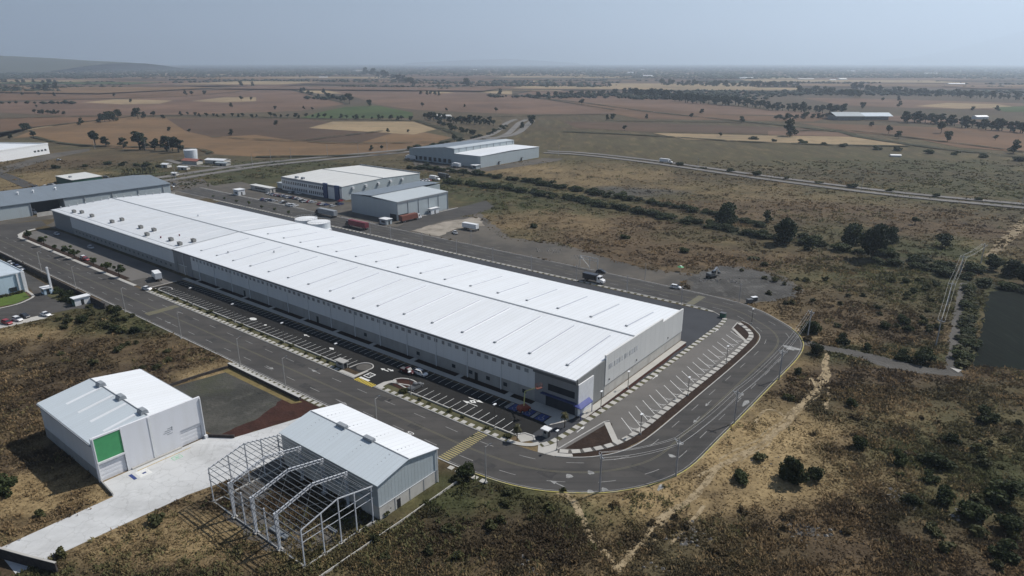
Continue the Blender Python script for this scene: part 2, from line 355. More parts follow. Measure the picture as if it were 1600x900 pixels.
def leaf_mat(name, cols, rough=.75):
    m, n, b = new_mat(name)
    g = N(n, 'ShaderNodeNewGeometry'); r = N(n, 'ShaderNodeValToRGB'); r.color_ramp.interpolation = 'LINEAR'
    els = r.color_ramp.elements
    els[0].position = 0; els[0].color = (*cols[0],1); els[1].position = 1; els[1].color = (*cols[-1],1)
    for i, c in enumerate(cols[1:-1]):
        e = els.new((i+1)/(len(cols)-1)); e.color = (*c,1)
    n.links.new(g.outputs['Random Per Island'], r.inputs[0])
    oi = N(n, 'ShaderNodeObjectInfo')
    v = ramp(n, oi.outputs['Random'], 0, 1, (.72,.72,.72,1), (1.28,1.22,1.1,1))
    c = mix(n, 1.0, r.outputs[0], v, 'MULTIPLY')
    n.links.new(c, b.inputs['Base Color']); b.inputs['Roughness'].default_value = rough
    b.inputs['Specular IOR Level'].default_value = .2
    return translucent(m, c, .3)
M['leaf_dark'] = leaf_mat('leaf_dark', [(.018,.028,.016),(.03,.043,.022),(.045,.06,.03)])
M['leaf_bush'] = leaf_mat('leaf_bush', [(.02,.03,.012),(.034,.048,.019),(.058,.072,.028)])
M['leaf_green'] = leaf_mat('leaf_green', [(.03,.045,.016),(.05,.07,.026),(.085,.105,.04)])
M['leaf_olive'] = leaf_mat('leaf_olive', [(.035,.042,.018),(.06,.065,.028),(.10,.10,.045)])
M['leaf_dry'] = leaf_mat('leaf_dry', [(.06,.045,.026),(.10,.075,.042),(.15,.115,.06)])
M['leaf_palm'] = leaf_mat('leaf_palm', [(.05,.055,.025),(.085,.085,.04),(.13,.115,.06)])
# ------------------------------------------------------------------ the ground
def rough(pts, step, amp):
    out = []
    for i,p in enumerate(pts):
        q = pts[(i+1)%len(pts)]; L_ = math.hypot(q[0]-p[0],q[1]-p[1]); n_ = max(1,int(L_/step)); nx_,ny_ = -(q[1]-p[1])/max(L_,.01),(q[0]-p[0])/max(L_,.01)
        for k in range(n_):
            a_ = 0 if k == 0 else random.uniform(-amp,amp); out.append((p[0]+(q[0]-p[0])*k/n_+nx_*a_, p[1]+(q[1]-p[1])*k/n_+ny_*a_))
    return out
def hash2(i, j, seed):
    h = (i.astype(np.int64)*374761393 + j.astype(np.int64)*668265263 + seed*982451653) & 0x7fffffff
    h = ((h ^ (h >> 13))*1274126177) & 0x7fffffff
    return ((h ^ (h >> 16)) & 0xffff)/65535.0
def vnoise(x, y, scale, seed=0, octs=3):
    out = 0; amp = 1; tot = 0
    for o in range(octs):
        X, Y = x/scale, y/scale; i, j = np.floor(X), np.floor(Y); fx, fy = X-i, Y-j
        fx = fx*fx*(3-2*fx); fy = fy*fy*(3-2*fy)
        v = (hash2(i,j,seed+o)*(1-fx)+hash2(i+1,j,seed+o)*fx)*(1-fy)+(hash2(i,j+1,seed+o)*(1-fx)+hash2(i+1,j+1,seed+o)*fx)*fy
        out = out+amp*v; tot += amp; amp *= .5; scale *= .47
    return out/tot
C_TAN, C_BROWN, C_OLIVE, C_GREEN, C_RED = (np.array(c) for c in ((.25,.185,.10),(.060,.044,.029),(.072,.062,.034),(.042,.048,.022),(.085,.060,.037)))
C_GREY = np.array([.065,.063,.058])
# soft patches of plant cover: u, v, half-widths in metres along and away from the view, colour, strength
PATCH = [(1300,690,38,26,C_TAN,1),(1180,735,34,9,C_TAN,1),(1400,680,30,20,C_TAN,.8),(1255,600,10,18,C_TAN,.9),(1090,790,22,9,C_TAN,.7),(1500,700,25,12,C_RED,.8),
 (130,765,22,9,C_TAN,.75),(40,800,20,12,C_TAN,.5),(260,835,24,9,C_TAN,.7),(420,850,16,7,C_TAN,.5),(900,800,16,7,C_TAN,.6),(980,780,25,6,C_TAN,.5),(600,850,16,6,C_TAN,.4),(1290,860,18,8,C_TAN,.5),
 (40,515,26,12,C_TAN,.6),(330,590,9,12,C_TAN,.8),(310,545,12,12,C_TAN,.5),(1480,520,5,30,C_TAN,.9),(1300,520,12,18,C_TAN,.7),(1235,500,14,14,C_TAN,.8),(1560,395,14,40,C_TAN,.8),
 (160,495,32,16,C_GREEN,.7),(230,515,14,16,C_GREEN,.8),(60,500,20,8,C_OLIVE,.7),(120,555,18,10,C_GREEN,.5),(720,765,20,8,C_GREEN,.8),(640,810,18,8,C_GREEN,.7),(850,815,16,9,C_GREEN,.8),(560,870,18,6,C_GREEN,.5),
 (250,545,34,14,C_RED,.8),(70,560,30,12,C_BROWN,.8),(20,620,20,20,C_BROWN,.8),(760,850,26,9,C_BROWN,.8),(900,860,14,7,C_BROWN,.6),(1400,605,46,15,C_BROWN,.95),(1480,595,34,14,C_BROWN,.8),(1380,840,28,10,C_RED,.7),(1230,850,16,8,C_BROWN,.6),(1120,850,14,8,C_OLIVE,.6),
 (1480,740,28,12,C_OLIVE,.8),(1560,700,26,18,C_GREEN,.8),(1560,800,26,12,C_GREEN,.7),(1500,860,24,9,C_BROWN,.7),(1410,440,46,40,C_GREEN,.75),(1350,470,36,30,C_OLIVE,.8),(1450,380,60,40,C_GREEN,.8),(1380,520,30,22,C_BROWN,.7),(1430,555,30,8,C_GREEN,.8),(1560,640,40,14,C_OLIVE,.8),
 (960,345,60,50,C_RED,.9),(1010,390,70,40,C_RED,.9),(1150,400,50,30,C_RED,.8),(850,340,50,40,C_TAN,.3),(1260,470,30,25,C_RED,.7),(1180,370,60,30,C_OLIVE,.7),(900,310,70,40,C_GREEN,.6),(1040,325,60,30,C_GREEN,.6),
 (250,275,40,40,C_GREEN,.6),(430,262,60,50,C_GREEN,.8),(380,285,50,40,C_GREEN,.7),(180,265,60,50,C_GREEN,.6),(120,255,60,60,C_RED,.6),(60,280,40,40,C_TAN,.5),(760,300,50,60,C_GREEN,.7),(700,285,40,40,C_GREEN,.6),
 (1300,300,160,60,C_TAN,.12),(1150,300,120,50,C_TAN,.15),(950,265,60,50,C_TAN,.25),(820,265,50,40,C_TAN,.5),(1400,260,200,160,C_OLIVE,.7),(1150,240,200,140,C_OLIVE,.6),(1500,280,120,120,C_GREEN,.6),(900,230,150,120,C_OLIVE,.5),(1250,275,200,40,C_BROWN,.4),(905,282,36,28,C_TAN,.35),(985,272,36,30,C_TAN,.35),(990,300,34,22,C_GREY,.9),(1085,315,26,26,C_OLIVE,.9),(1200,325,90,24,C_RED,.8),(1330,335,70,24,C_RED,.7),(1480,358,40,22,C_RED,.9),(1575,380,20,40,C_RED,.6),(1080,470,0.1,0.1,C_RED,0)]
PW = [(*G(u,v)[:2],rx,ry,c,k) for u,v,rx,ry,c,k in PATCH]
def zone_color(x, y):
    n1 = vnoise(x,y,55,1,4); n2 = vnoise(x,y,17,2,4); n3 = vnoise(x,y,6,3,3)
    cl = lambda a,lo,hi: np.clip((a-lo)/(hi-lo),0,1)[...,None]
    c = C_BROWN*1.15 + 0*x[...,None]
    c = c + (C_OLIVE-c)*cl(n1,.40,.62); c = c + (C_RED-c)*cl(vnoise(x,y,38,9,3),.50,.68)*.8
    midf = np.clip((y-235)/60,0,1)[...,None]
    c = c + (C_OLIVE*.92-c)*midf*.45
    c = c + (C_TAN-c)*cl(n2,.58,.8)*(.45-.3*midf)
    for px,py,rx,ry,pc,k in PW:
        d = ((x-px)/rx)**2+((y-py)/ry)**2
        near = d < 3.2
        if not near.any(): continue
        d = np.sqrt(d)+(n2-.5)*1.1+(n3-.5)*.5
        f = (np.clip((1.25-d)/.6,0,1)*k)[...,None]; c = c+(pc-c)*f
    c = c + (C_BROWN*.8-c)*cl(n3,.58,.74)*.5; c = c + (C_TAN-c)*cl(vnoise(x,y,5,12,2),.62,.8)*.18
    return c*(.78+.46*vnoise(x,y,9,5,3))[...,None]
def axis(lo, hi, step, far0, far1, g=1.05):
    a = list(np.arange(lo, hi+.1, step)); d = step
    while a[-1] < far1: d *= g; a.append(a[-1]+d)
    d = step; b = [lo]
    while b[-1] > far0: d *= g; b.append(b[-1]-d)
    return np.array(b[:0:-1]+a)
gx = axis(-230, 330, 2.0, -42000, 42000); gy = axis(70, 430, 2.0, -3000, 44000)
X, Y = np.meshgrid(gx, gy); nx, ny = len(gx), len(gy)
gc = np.zeros((ny, nx, 3)); gc[:] = zone_color(X, Y)
far = np.clip((np.hypot(X,Y)-900)/900,0,1)[...,None]
gc = gc*(1-far) + far*(np.array([.075,.058,.042])*(.6+.9*vnoise(X,Y,420,21,4))[...,None])
me = bpy.data.meshes.new('ground')
me.vertices.add(nx*ny); me.vertices.foreach_set('co', np.stack([X,Y,np.zeros_like(X)],-1).ravel())
ii = (np.arange(ny-1)[:,None]*nx+np.arange(nx-1)).ravel(); q = np.stack([ii,ii+1,ii+1+nx,ii+nx],1)
me.loops.add(q.size); me.loops.foreach_set('vertex_index', q.ravel()); me.polygons.add(len(q))
me.polygons.foreach_set('loop_start', np.arange(len(q))*4); me.update(calc_edges=True)
ca = me.color_attributes.new('cover', 'FLOAT_COLOR', 'POINT')
ca.data.foreach_set('color', np.concatenate([gc, np.ones((ny,nx,1))],-1).ravel().astype(np.float32))
gm, n, b = new_mat('ground')
at = N(n, 'ShaderNodeVertexColor', layer_name='cover')
f1 = noise(n, mapping(n,'World',(.35,)*3), 1, 6, .7); f2 = noise(n, mapping(n,'World',(1.6,)*3), 1, 4, .6); f3 = noise(n, mapping(n,'World',(.02,)*3), 1, 6, .65)
c = mix(n, 1.0, at.outputs[0], ramp(n, f1, .28, .72, (.62,.61,.59,1), (1.36,1.36,1.36,1)), 'MULTIPLY')
c = mix(n, 1.0, c, ramp(n, f2, .28, .72, (.72,.72,.7,1), (1.28,1.28,1.26,1)), 'MULTIPLY')
c = mix(n, ramp(n, f3, .5, .72, (0,0,0,1), (.35,.35,.35,1)), c, (.05,.045,.025))
n.links.new(c, b.inputs['Base Color']); b.inputs['Roughness'].default_value = .95; b.inputs['Specular IOR Level'].default_value = .1
bp = N(n, 'ShaderNodeBump'); bp.inputs['Strength'].default_value = .6; bp.inputs['Distance'].default_value = .35
n.links.new(f1, bp.inputs['Height']); n.links.new(bp.outputs[0], b.inputs['Normal'])
me.materials.append(gm)
ground = bpy.data.objects.new('ground', me); col.objects.link(ground); tag(ground, kind='structure')

M['margin'] = patchy(mat('field_margin', (.055,.05,.03), .95, [((.03,.033,.02), .05, .4, .6, .9), ((.10,.08,.05), .02, .55, .7, .7)], coord='World'), .035, .38, .5)
# ------------------------------------------------------------------ fields of the plain
fm, n, b = new_mat('field')
oi = N(n, 'ShaderNodeObjectInfo')
mp = N(n, 'ShaderNodeMapping'); n.links.new(N(n,'ShaderNodeNewGeometry').outputs['Position'], mp.inputs[0])
cb = N(n, 'ShaderNodeCombineXYZ'); mu = N(n,'ShaderNodeMath',operation='MULTIPLY'); mu.inputs[1].default_value = 6.28
n.links.new(oi.outputs['Random'], mu.inputs[0]); n.links.new(mu.outputs[0], cb.inputs[2]); n.links.new(cb.outputs[0], mp.inputs['Rotation'])
mp.inputs['Scale'].default_value = (.012,.14,1)
r1 = noise(n, mp.outputs[0], 1, 5, .6); r2 = noise(n, mapping(n,'World',(.006,)*3), 1, 6, .65); r3 = noise(n, mapping(n,'World',(.06,)*3), 1, 5, .7)
c = mix(n, 1, oi.outputs['Color'], ramp(n, r1, .3, .7, (.86,.86,.86,1), (1.12,1.12,1.12,1)), 'MULTIPLY')
c = mix(n, 1, c, ramp(n, r2, .3, .7, (.7,.71,.72,1), (1.28,1.25,1.22,1)), 'MULTIPLY')
c = mix(n, ramp(n, r3, .5, .72, (0,0,0,1), (.5,.5,.5,1)), c, (.075,.06,.04))
n.links.new(c, b.inputs['Base Color']); b.inputs['Roughness'].default_value = .95; b.inputs['Specular IOR Level'].default_value = .1
BR, OB, DK, PALE, GRN, PK, SC = (.122,.074,.044), (.152,.097,.053), (.082,.055,.038), (.25,.19,.115), (.047,.07,.024), (.130,.083,.058), (.064,.053,.034)
FIELDS = [
 ([(20,216),(60,200),(200,183),(400,186),(660,206),(705,215),(690,223),(600,241),(420,246),(330,241),(300,233),(200,233),(120,226),(50,214)],OB),
 ([(260,185),(480,186),(620,206),(560,224),(470,221),(400,211),(330,214),(290,205)],DK),
 ([(482,200),(520,190),(645,190),(682,202),(647,210),(575,206)],PALE),
 ([(470,184),(500,175),(540,167),(590,165),(645,176),(645,184),(560,185)],GRN),
 ([(0,176),(0,160),(200,154),(430,136),(545,162),(470,173),(300,179),(100,181)],PK),
 ([(445,136),(640,137),(800,148),(960,172),(955,179),(800,178),(655,172),(590,164),(550,150)],PK),
 ([(130,160),(180,155),(270,157),(250,162),(190,163)],PALE),([(0,151),(50,142),(125,144),(100,150),(40,153)],PALE),
 ([(300,158),(350,152),(400,152),(400,158),(350,160)],PALE),([(460,141),(500,139),(535,146),(500,147)],PALE),
 ([(632,141),(660,139),(712,145),(680,146)],PALE),([(740,144),(800,141),(800,148)],PALE),([(0,192),(30,191),(85,197),(30,206),(0,207)],PALE),
 ([(0,215),(0,208),(60,198),(200,182),(60,183),(0,185)],BR),
 ([(805,147),(860,140),(1000,151),(1200,172),(1400,181),(1600,192),(1600,200),(1400,190),(1200,180),(1080,178),(960,170)],PK),
 ([(890,160),(1000,166),(1130,180),(1300,184),(1270,190),(1000,186),(960,178)],BR),
 ([(1020,208),(1200,212),(1330,214),(1420,228),(1300,226),(1150,221),(1070,218)],PALE),
 ([(880,190),(1000,192),(1250,200),(1330,213),(1200,210),(1010,206),(900,200)],DK),
 ([(1250,192),(1340,195),(1600,204),(1600,238),(1500,231),(1420,215),(1330,207)],BR),
 ([(1200,205),(1310,207),(1330,214),(1200,211)],PK),
 ([(830,126),(1030,131),(1030,136),(940,137),(840,132)],PALE),([(800,140),(860,137),(1035,136),(1200,141),(1230,146),(1060,147),(900,150)],PK),
 ([(1200,139),(1245,138),(1330,143),(1240,146)],PK),([(1250,153),(1400,155),(1600,162),(1600,172),(1450,170),(1320,165)],PK),
 ([(1430,166),(1480,161),(1560,163),(1590,168),(1500,170)],PALE),([(1550,168),(1600,166),(1600,175),(1570,175)],GRN),
 ([(1330,129),(1600,131),(1600,140),(1480,139),(1340,134)],PK),([(0,120),(160,124),(260,130),(130,135),(0,133)],PK),
 ([(180,128),(420,124),(560,128),(430,133),(260,136)],BR),([(470,126),(640,120),(800,124),(720,130),(600,132)],PK),([(580,128),(615,123),(625,131),(560,134)],PALE),
 ([(860,118),(1000,119),(1160,124),(1000,127),(880,125)],PK),([(1180,122),(1280,120),(1330,126),(1240,129)],PALE),([(0,141),(110,138),(330,141),(430,136),(300,150),(100,156),(0,158)],BR),
 ([(250,118),(420,114),(520,117),(400,122)],PK),([(650,112),(800,113),(830,118),(700,118)],BR),([(1020,112),(1160,112),(1200,116),(1080,117)],PK),([(1340,116),(1500,117),(1560,122),(1400,124)],PK),
 ([(80,112),(230,110),(260,115),(120,117)],PK),
]
for k, (pts, c) in enumerate(FIELDS):
    wp = [G(u,v)[:2] for u,v in pts]
    o = structure('field', MB().sheet(wp, .06+.012*k), fm); o.color = (*c,1)
# parcels of the far plain
fr = random.Random(11); ca_, sa_ = math.cos(-.22), math.sin(-.22)
for k in range(150):
    y0 = 2300*math.exp(fr.uniform(0,1.6)); x0 = fr.uniform(-.9,.9)*y0; a_, b_ = fr.uniform(140,420)*(1+y0/6000), fr.uniform(60,170)*(1+y0/5000)
    cc_ = fr.choice([PK,PK,BR,OB,DK,DK,PALE,SC,GRN]); sk_ = fr.uniform(-.3,.3)
    q_ = [(-a_,-b_),(a_,-b_*(1+sk_)),(a_*(1+sk_*.4),b_),(-a_*(1-sk_*.5),b_*(1-sk_))]
    o = structure('field', MB().sheet([(x0+p*ca_-q*sa_, y0+p*sa_+q*ca_) for p,q in q_], 1.2+.02*k), fm); o.color = (*cc_,1)
fs = MB().sheet(rough([G(u,v)[:2] for u,v in [(1518,572),(1530,520),(1545,456),(1640,442),(1740,500),(1700,590),(1600,578)]],3,.7), .09)
mnet = mat('field_netting', (.0065,.0105,.0075), .95, [((.003,.0045,.0042), (1.4,.05,.2), .42, .62, .9), ((.016,.02,.017), (.9,.12,1), .55, .72, .7), ((.016,.016,.013), .12, .6, .75, .6)], coord='World', rot=.5, spec=.02)
structure('field', fs, mnet)
# overgrown margins and ditches between the fields
HEDG = [[(640,263),(720,270),(800,281),(870,293),(950,306),(1040,322),(1117,336),(1190,352)],[(700,286),(800,297),(880,311),(960,325),(1040,341),(1120,357),(1180,370),(1250,380)],[(1250,372),(1310,392),(1390,402),(1460,416),(1520,426)],[(1370,412),(1440,418),(1500,436),(1540,444),(1600,456)]]
MARG = [([(825,152),(905,160),(1015,175),(1150,189),(1300,205),(1345,215)],12),([(1340,214),(1420,226),(1500,236),(1610,247)],14),([(880,206),(1010,212),(1150,221),(1300,227),(1420,229)],9),([(660,182),(720,184),(880,180),(960,178)],7),([(0,186),(100,183),(300,181),(420,184),(650,189)],9),([(545,163),(500,152),(440,136)],9),([(945,189),(1100,191),(1250,193)],8),([(0,208),(60,199),(210,182)],7),([(690,222),(720,214),(700,205),(650,188)],10),
 ([(50,214),(120,227),(300,233),(330,241)],7),([(400,246),(600,241),(700,222)],8),([(800,148),(860,139),(1000,150),(1200,172)],7),([(0,159),(100,156),(300,150),(440,136)],8),([(640,137),(800,149),(960,172)],7),([(1250,205),(1330,205),(1600,238)],6),([(1200,181),(1400,190),(1600,201)],8),([(430,135),(560,129),(720,131),(830,127)],12),([(0,134),(130,136),(260,131),(420,125)],12),([(860,128),(1030,137),(1200,140),(1330,144),(1600,147)],12),([(1330,130),(1600,133)],14),([(520,120),(800,121),(1000,124),(1200,123)],16),([(600,205),(470,221)],5),([(330,215),(470,222),(560,225),(690,223)],5)]
for k,(px,wd) in enumerate(MARG): structure('field_margin', MB().ribbon(resample(smooth_line([G(*p)[:2] for p in px],5),20), wd, .8+.02*k), M['margin'])
for k,px in enumerate(HEDG): structure('field_margin', MB().ribbon(resample(smooth_line([G(*p)[:2] for p in px],5),6), 9, .03+.004*k), M['margin'])
# hills far off, at their own distance
def hill(prof, dist, thick, name):
    """prof: (u, height px above the horizon); a rounded ridge standing dist metres away"""
    mb = MB(); fh = FPX/math.cos(PITCH); rows = []
    us = np.linspace(prof[0][0], prof[-1][0], 60)
    hp = np.interp(us, [p[0] for p in prof], [p[1] for p in prof]); hp = hp + 1.2*(vnoise(us, us*0, 40, 31, 3)-.5)*(hp > 1)
    for k, t in enumerate(np.linspace(-1, 1, 9)):
        prof_k = math.cos(t*math.pi/2)**1.2
        rows.append([((u-800)/fh*dist, dist+t*thick, max(0, (H+h/fh*dist)*prof_k) - 1) for u, h in zip(us, hp)])
    nU = len(us); mb.v = [p for r in rows for p in r]
    mb.f = [(r*nU+i, r*nU+i+1, (r+1)*nU+i+1, (r+1)*nU+i) for r in range(8) for i in range(nU-1)]; mb.m = [0]*len(mb.f)
    return tag(mb.build(name, M['hill'], smooth=True), kind='structure')
M['hill'] = mat('hill', (.055,.06,.04), .95, [((.09,.075,.05), .0012, .42, .68, .8)], coord='World')
hill([(-260,6),(-150,12),(-20,11),(40,9.5),(110,4.5),(160,2),(200,0)], 7600, 1500, 'hills')
hill([(640,0),(700,2.5),(750,5),(790,6),(830,3.5),(900,0)], 27000, 2500, 'hills')
hill([(1390,4),(1460,12),(1500,21),(1560,38),(1610,52),(1680,60),(1760,50),(1900,20)], 31000, 4000, 'hills')

# ------------------------------------------------------------------ roads
Z = dict(lot=.02, road=.028, mark=.034, walk=.14)
outer_st = [(470,93.7),(380,93.7),(250,93.7),(150,93.7),(104,93.8),(90,93.9),(78,95.1),(69.5,97.6),(63.2,101.2),(57.8,105.3),(53.6,110.2),(50.3,115.6),(48.2,120.8),(47,127.5),(46.6,141),(46.3,150),(45.9,168),(45.6,182),(45.4,190),(45.3,198),(45.7,205.5),(46.8,211.5),(48.6,216),(51.2,220.4),(55,224.6),(60,228.6),(66,233),(72.5,236.2),(79,238),(101,239.4),(140,240),(185,240),(260,240),(380,240.4),(470,240.4)]
outer = smooth_line([W2(*p) for p in outer_st], 6)
inner_st = [(470,223.8),(300,223.8),(173,223.8),(130,224.2),(95,224.3),(83,223.4),(77.5,220.5),(74,217),(69.6,219.9),(66.4,218.2),(62.6,213.8),(60,209.9),(58.8,203),(58.7,190),(58.9,177),(59.4,160),(59.7,146.5),(60.4,130.1),(62.3,121.9),(65.3,117),(69.1,113.2),(73.7,110.5),(78.5,109.4),(86,108.5),(120,108.5),(300,108.5),(405,108.5),(470,108.5)]
inner = [W2(*p) for p in inner_st]
structure('road', MB().sheet(outer+inner, Z['road']), M['asphalt'])
structure('road', MB().sheet([W2(*p) for p in [(470,108.5),(404,108.5),(409,110),(416,114),(421,121),(424,128),(440,131),(446,112),(470,112)]], Z['road']-.004), M['asphalt'])
ob = resample(outer, 3.0)
def at_offset(d): return offset(ob, d)
mk = MB(); mkw = MB()
sub = lambda pts, a, b_: [p for p in pts if a <= p[2] <= b_]
cl_ = at_offset(7.4)
mk.ribbon([p for p in at_offset(7.25)], .13, Z['mark']); mk.ribbon([p for p in at_offset(7.6)], .13, Z['mark'])
tag(mk.build('road_marking', M['paint_yellow_worn']), kind='structure')
for d in (3.7, 11.1):
    line = at_offset(d)
    L_ = resample(line, 1.0)
    for i in range(5, len(L_)-6, 11): mkw.ribbon(L_[i:i+5], .16, Z['mark'])
mkw.ribbon(at_offset(.55), .13, Z['mark'])
tag(mkw.build('road_marking', M['paint_worn']), kind='structure')
# arrows, a speed figure and blobs of paint on the carriageway
pa = MB()
def arrow(mb, s, t, ds, L=4.0, wd=.22, hw=.5, z=None, along='s'):
    z = z or Z['mark']+.002
    P = (lambda a_, b_: W2(s+ds*a_, t+b_)) if along == 's' else (lambda a_, b_: W2(s+b_, t+ds*a_))
    mb.sheet([P(0,-wd/2),P(0,wd/2),P(L*.6,wd/2),P(L*.6,hw),P(L,0),P(L*.6,-hw),P(L*.6,-wd/2)], z)
for s, t, d in [(151,104.5,1),(168,98,-1),(228,97.5,-1),(60.5+13-8.5,102.2,1),(134,97.3,-1)]: arrow(pa, s, t, d)
for s, t in [(50.2,163.5),(50.4,200)]: arrow(pa, s, t, 1, along='t')
for s, t in [(54.5,148),(55.5,158)]: arrow(pa, s, t, -1, along='t')
for s, t, a_, b_ in [(52.3,127,1.2,.6),(53,133,.9,.9),(49,114.5,.7,1.4),(47.8,162,.8,2.2),(49,206.5,3.4,1.6),(60,104,.8,.8),(58,106.5,.9,.7),(66.5,106,1,.8),(63.5,110,1.0,.7)]:
    pa.sheet([W2(s+a_*math.cos(x)*(.75+.3*math.sin(3*x)), t+b_*math.sin(x)) for x in np.linspace(0,6.28,11)[:-1]], Z['mark']+.002)
tag(pa.build('road_marking', M['paint_faint']), kind='structure')
def text(name, s_, body, size, loc, rot, m, ext=.004):
    cu = bpy.data.curves.new(name, 'FONT'); cu.body = body; cu.size = size; cu.align_x = 'CENTER'; cu.align_y = 'CENTER'; cu.extrude = ext
    o = bpy.data.objects.new(name, cu); col.objects.link(o); o.location = loc; o.rotation_euler = rot; o.scale = s_
    cu.materials.append(m); return o
o = text('road_marking', (1,1.7,1), '30', 1.7, W(106.5,97.2,Z['mark']+.004), (0,0,TH+math.pi/2), M['paint_white']); tag(o, kind='structure')
# speed-hump hatching across the road
hy = MB()
for k in range(19): hy.sheet(st_rect(91.2, 94.2, 94.3+.74*k, 94.3+.74*k+.38), Z['mark']+.003)
tag(hy.build('road_marking', M['paint_hatch']), kind='structure')
hy = MB(); hy.sheet(st_rect(237.6,241.2,96.5,107.8), Z['mark']+.003); hy.sheet(st_rect(89.5,92.3,225,236.5), Z['mark']+.003)
tag(hy.build('road_marking', M['paint_yellow_worn']), kind='structure')
hy = MB(); hy.sheet(st_rect(91.4,94.2,95,98.2), Z['mark']-.001)
pr2 = random.Random(5); pm = MB()
for s_,t_ in [(382,99),(352,104.5),(318,97),(289,105),(262,100),(224,104),(199,98.5),(163,104.8),(147,97),(126,105),(108,100.5),(84,98.6),(71,104),(54,118),(53.4,139),(56,171),(50,186),(53,208),(112,229),(151,233),(190,228),(231,235),(270,230)]:
    a_,b_ = pr2.uniform(1.2,4.5),pr2.uniform(.5,1.4)
    pm.sheet([W2(s_+x*a_+pr2.uniform(-.2,.2), t_+y*b_+pr2.uniform(-.12,.12)) for x,y in ((-1,-1),(0,-1),(1,-1),(1,0),(1,1),(0,1),(-1,1),(-1,0))], Z['mark']-.003)
structure('asphalt_patch', pm, mat('asphalt_patch', (.047,.046,.046), .9, [((.066,.063,.06), .8, .45, .65, .8)], coord='World'))
# kerbs
ok_ = offset(resample(outer,2.5), -.12); ky = [i for i,p in enumerate(ok_) if np.dot(p,AX) < 88 and np.dot(p,BX) < 225]
kb = MB(); kb.ribbon(ok_[ky[0]:ky[-1]+1], .24, .15, z0=-.05); structure('kerb', kb, M['kerb_yellow'])
kb = MB(); kb.ribbon(ok_[:ky[0]+1], .24, .15, z0=-.05); kb.ribbon(ok_[ky[-1]:], .24, .15, z0=-.05); structure('kerb', kb, M['kerb'])
kb = MB()
for run in ([(470,223.8),(173,223.8),(95,224.3),(83,223.4),(77.5,220.5)], [(69.6,219.9),(66.4,218.2),(62.6,213.8),(60,209.9),(58.8,203),(58.7,190),(58.9,177),(59.4,160),(59.7,146.5),(60.4,130.1),(62.3,121.9),(65.3,117),(69.1,113.2),(73.2,110.8)], [(86,108.5),(132.4,108.5)], [(140.6,108.5),(266,108.5)], [(276,108.5),(405,108.5)]):
    pl = resample(smooth_line([W2(*p) for p in run], 5), 2.0) if len(run) > 3 else [W2(*p) for p in run]
    kb.ribbon(offset(pl, .1), .22, .16, z0=-.05)
structure('kerb', kb, M['kerb'])

# ------------------------------------------------------------------ lots, yards, beds
def lot(name, pts, m, z=None, st=True, rg=None):
    pts = [W2(*p) if st else G(*p)[:2] for p in pts]
    if rg: pts = rough(pts, *rg)
    return structure(name, MB().sheet(pts, Z['lot'] if z is None else z), m)
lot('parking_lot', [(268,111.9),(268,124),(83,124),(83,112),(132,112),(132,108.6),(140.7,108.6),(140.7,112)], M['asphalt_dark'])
lot('parking_lot', [(402,111),(268.4,111),(268.4,127),(404,127),(415,122),(413,114)], M['asphalt_lane'])
lot('service_lane', [(77.3,116),(76,130),(75.2,150),(74.7,196),(74.7,222),(282,222.8),(410,222.8),(410,192),(79,192),(79,128),(83,122),(83,112.4),(80,112.4)], M['asphalt_blue'], .016)
lot('truck_yard', [(77,112.5),(77,116),(76,130),(75,149),(74.2,196),(74.2,215),(75.6,219.4),(69.6,219.5),(62,204),(62,160),(62.8,140),(63.5,132),(64.8,124.5),(67,120),(70,115),(74,110.8)], M['asphalt_lane'], .033)
lot('pavement', [(77.4,109.6),(79.6,112.8),(76.8,116.2),(74.3,113.5),(71.4,114.6),(70,113),(73.6,110.5)], M['concrete'], .045)
lot('planting_bed', [(73.3,114.6),(71.3,130.2),(70.4,131.4),(65.6,124.3),(67.4,120),(70,116.8)], M['soil'], .06)
lot('planting_bed', [(69.4,211),(69.9,217.3),(64.8,212.6),(62.6,208.6),(62.6,203.6),(67.8,207.9)], M['soil'], .06)
bedo = [(73.2,110.9),(69.2,113.4),(65.5,117.2),(62.5,122.1),(60.6,130.2),(59.9,146.6),(59.6,160),(59.1,177),(58.9,190),(59,203),(60.2,209.8),(62.8,213.6),(66.6,218),(69.4,219.4)]
bedi = [(69.9,218.2),(66.6,216),(63.6,212.4),(61.8,208.6),(61.3,203.6),(61.2,186),(62,160),(62.4,147),(63,132),(64.6,124.2),(67.2,119),(70.2,114.8),(73.4,111.9)]
lot('planting_bed', bedo+bedi, M['soil'], .04)
def blocks(name, line, wd, pitch, ln, z=.15, gapmat=None):
    L_ = resample(line, pitch); mb = MB()
    for p, q in zip(L_, L_[1:]):
        p, q = np.array(p), np.array(q); d = (q-p)/np.hypot(*(q-p)); nn = np.array([-d[1], d[0]])*wd/2
        a_ = p+d*(np.hypot(*(q-p))-ln)/2; c_ = a_+d*ln
        mb.prism([tuple(a_-nn), tuple(c_-nn), tuple(c_+nn), tuple(a_+nn)], .0, z)
    structure(name, mb, M['concrete'])
wl = smooth_line([W2(*p) for p in [(78.5,112.2),(77,116.4),(76,129.7),(75,149.2),(74.4,175),(74.2,196.3),(74.2,213.5),(75.4,219.5)]], 6)
structure('pavement', MB().ribbon(wl, 1.5, .07), M['verge']); blocks('pavement', wl, 1.5, 2.75, 1.55)
w2 = smooth_line([W2(*p) for p in [(74,112.8),(71,114.6),(67.6,118.8),(64.9,124),(63.4,132),(62.9,147),(62.4,160),(61.6,186),(61.8,203.6),(62.3,208.6),(64.3,212.3),(67.2,215.4),(70,217.7)]], 6)
structure('pavement', MB().ribbon(w2, 1.5, .075), M['gravel']); blocks('pavement', w2, 1.5, 2.75, 2.0, .16)
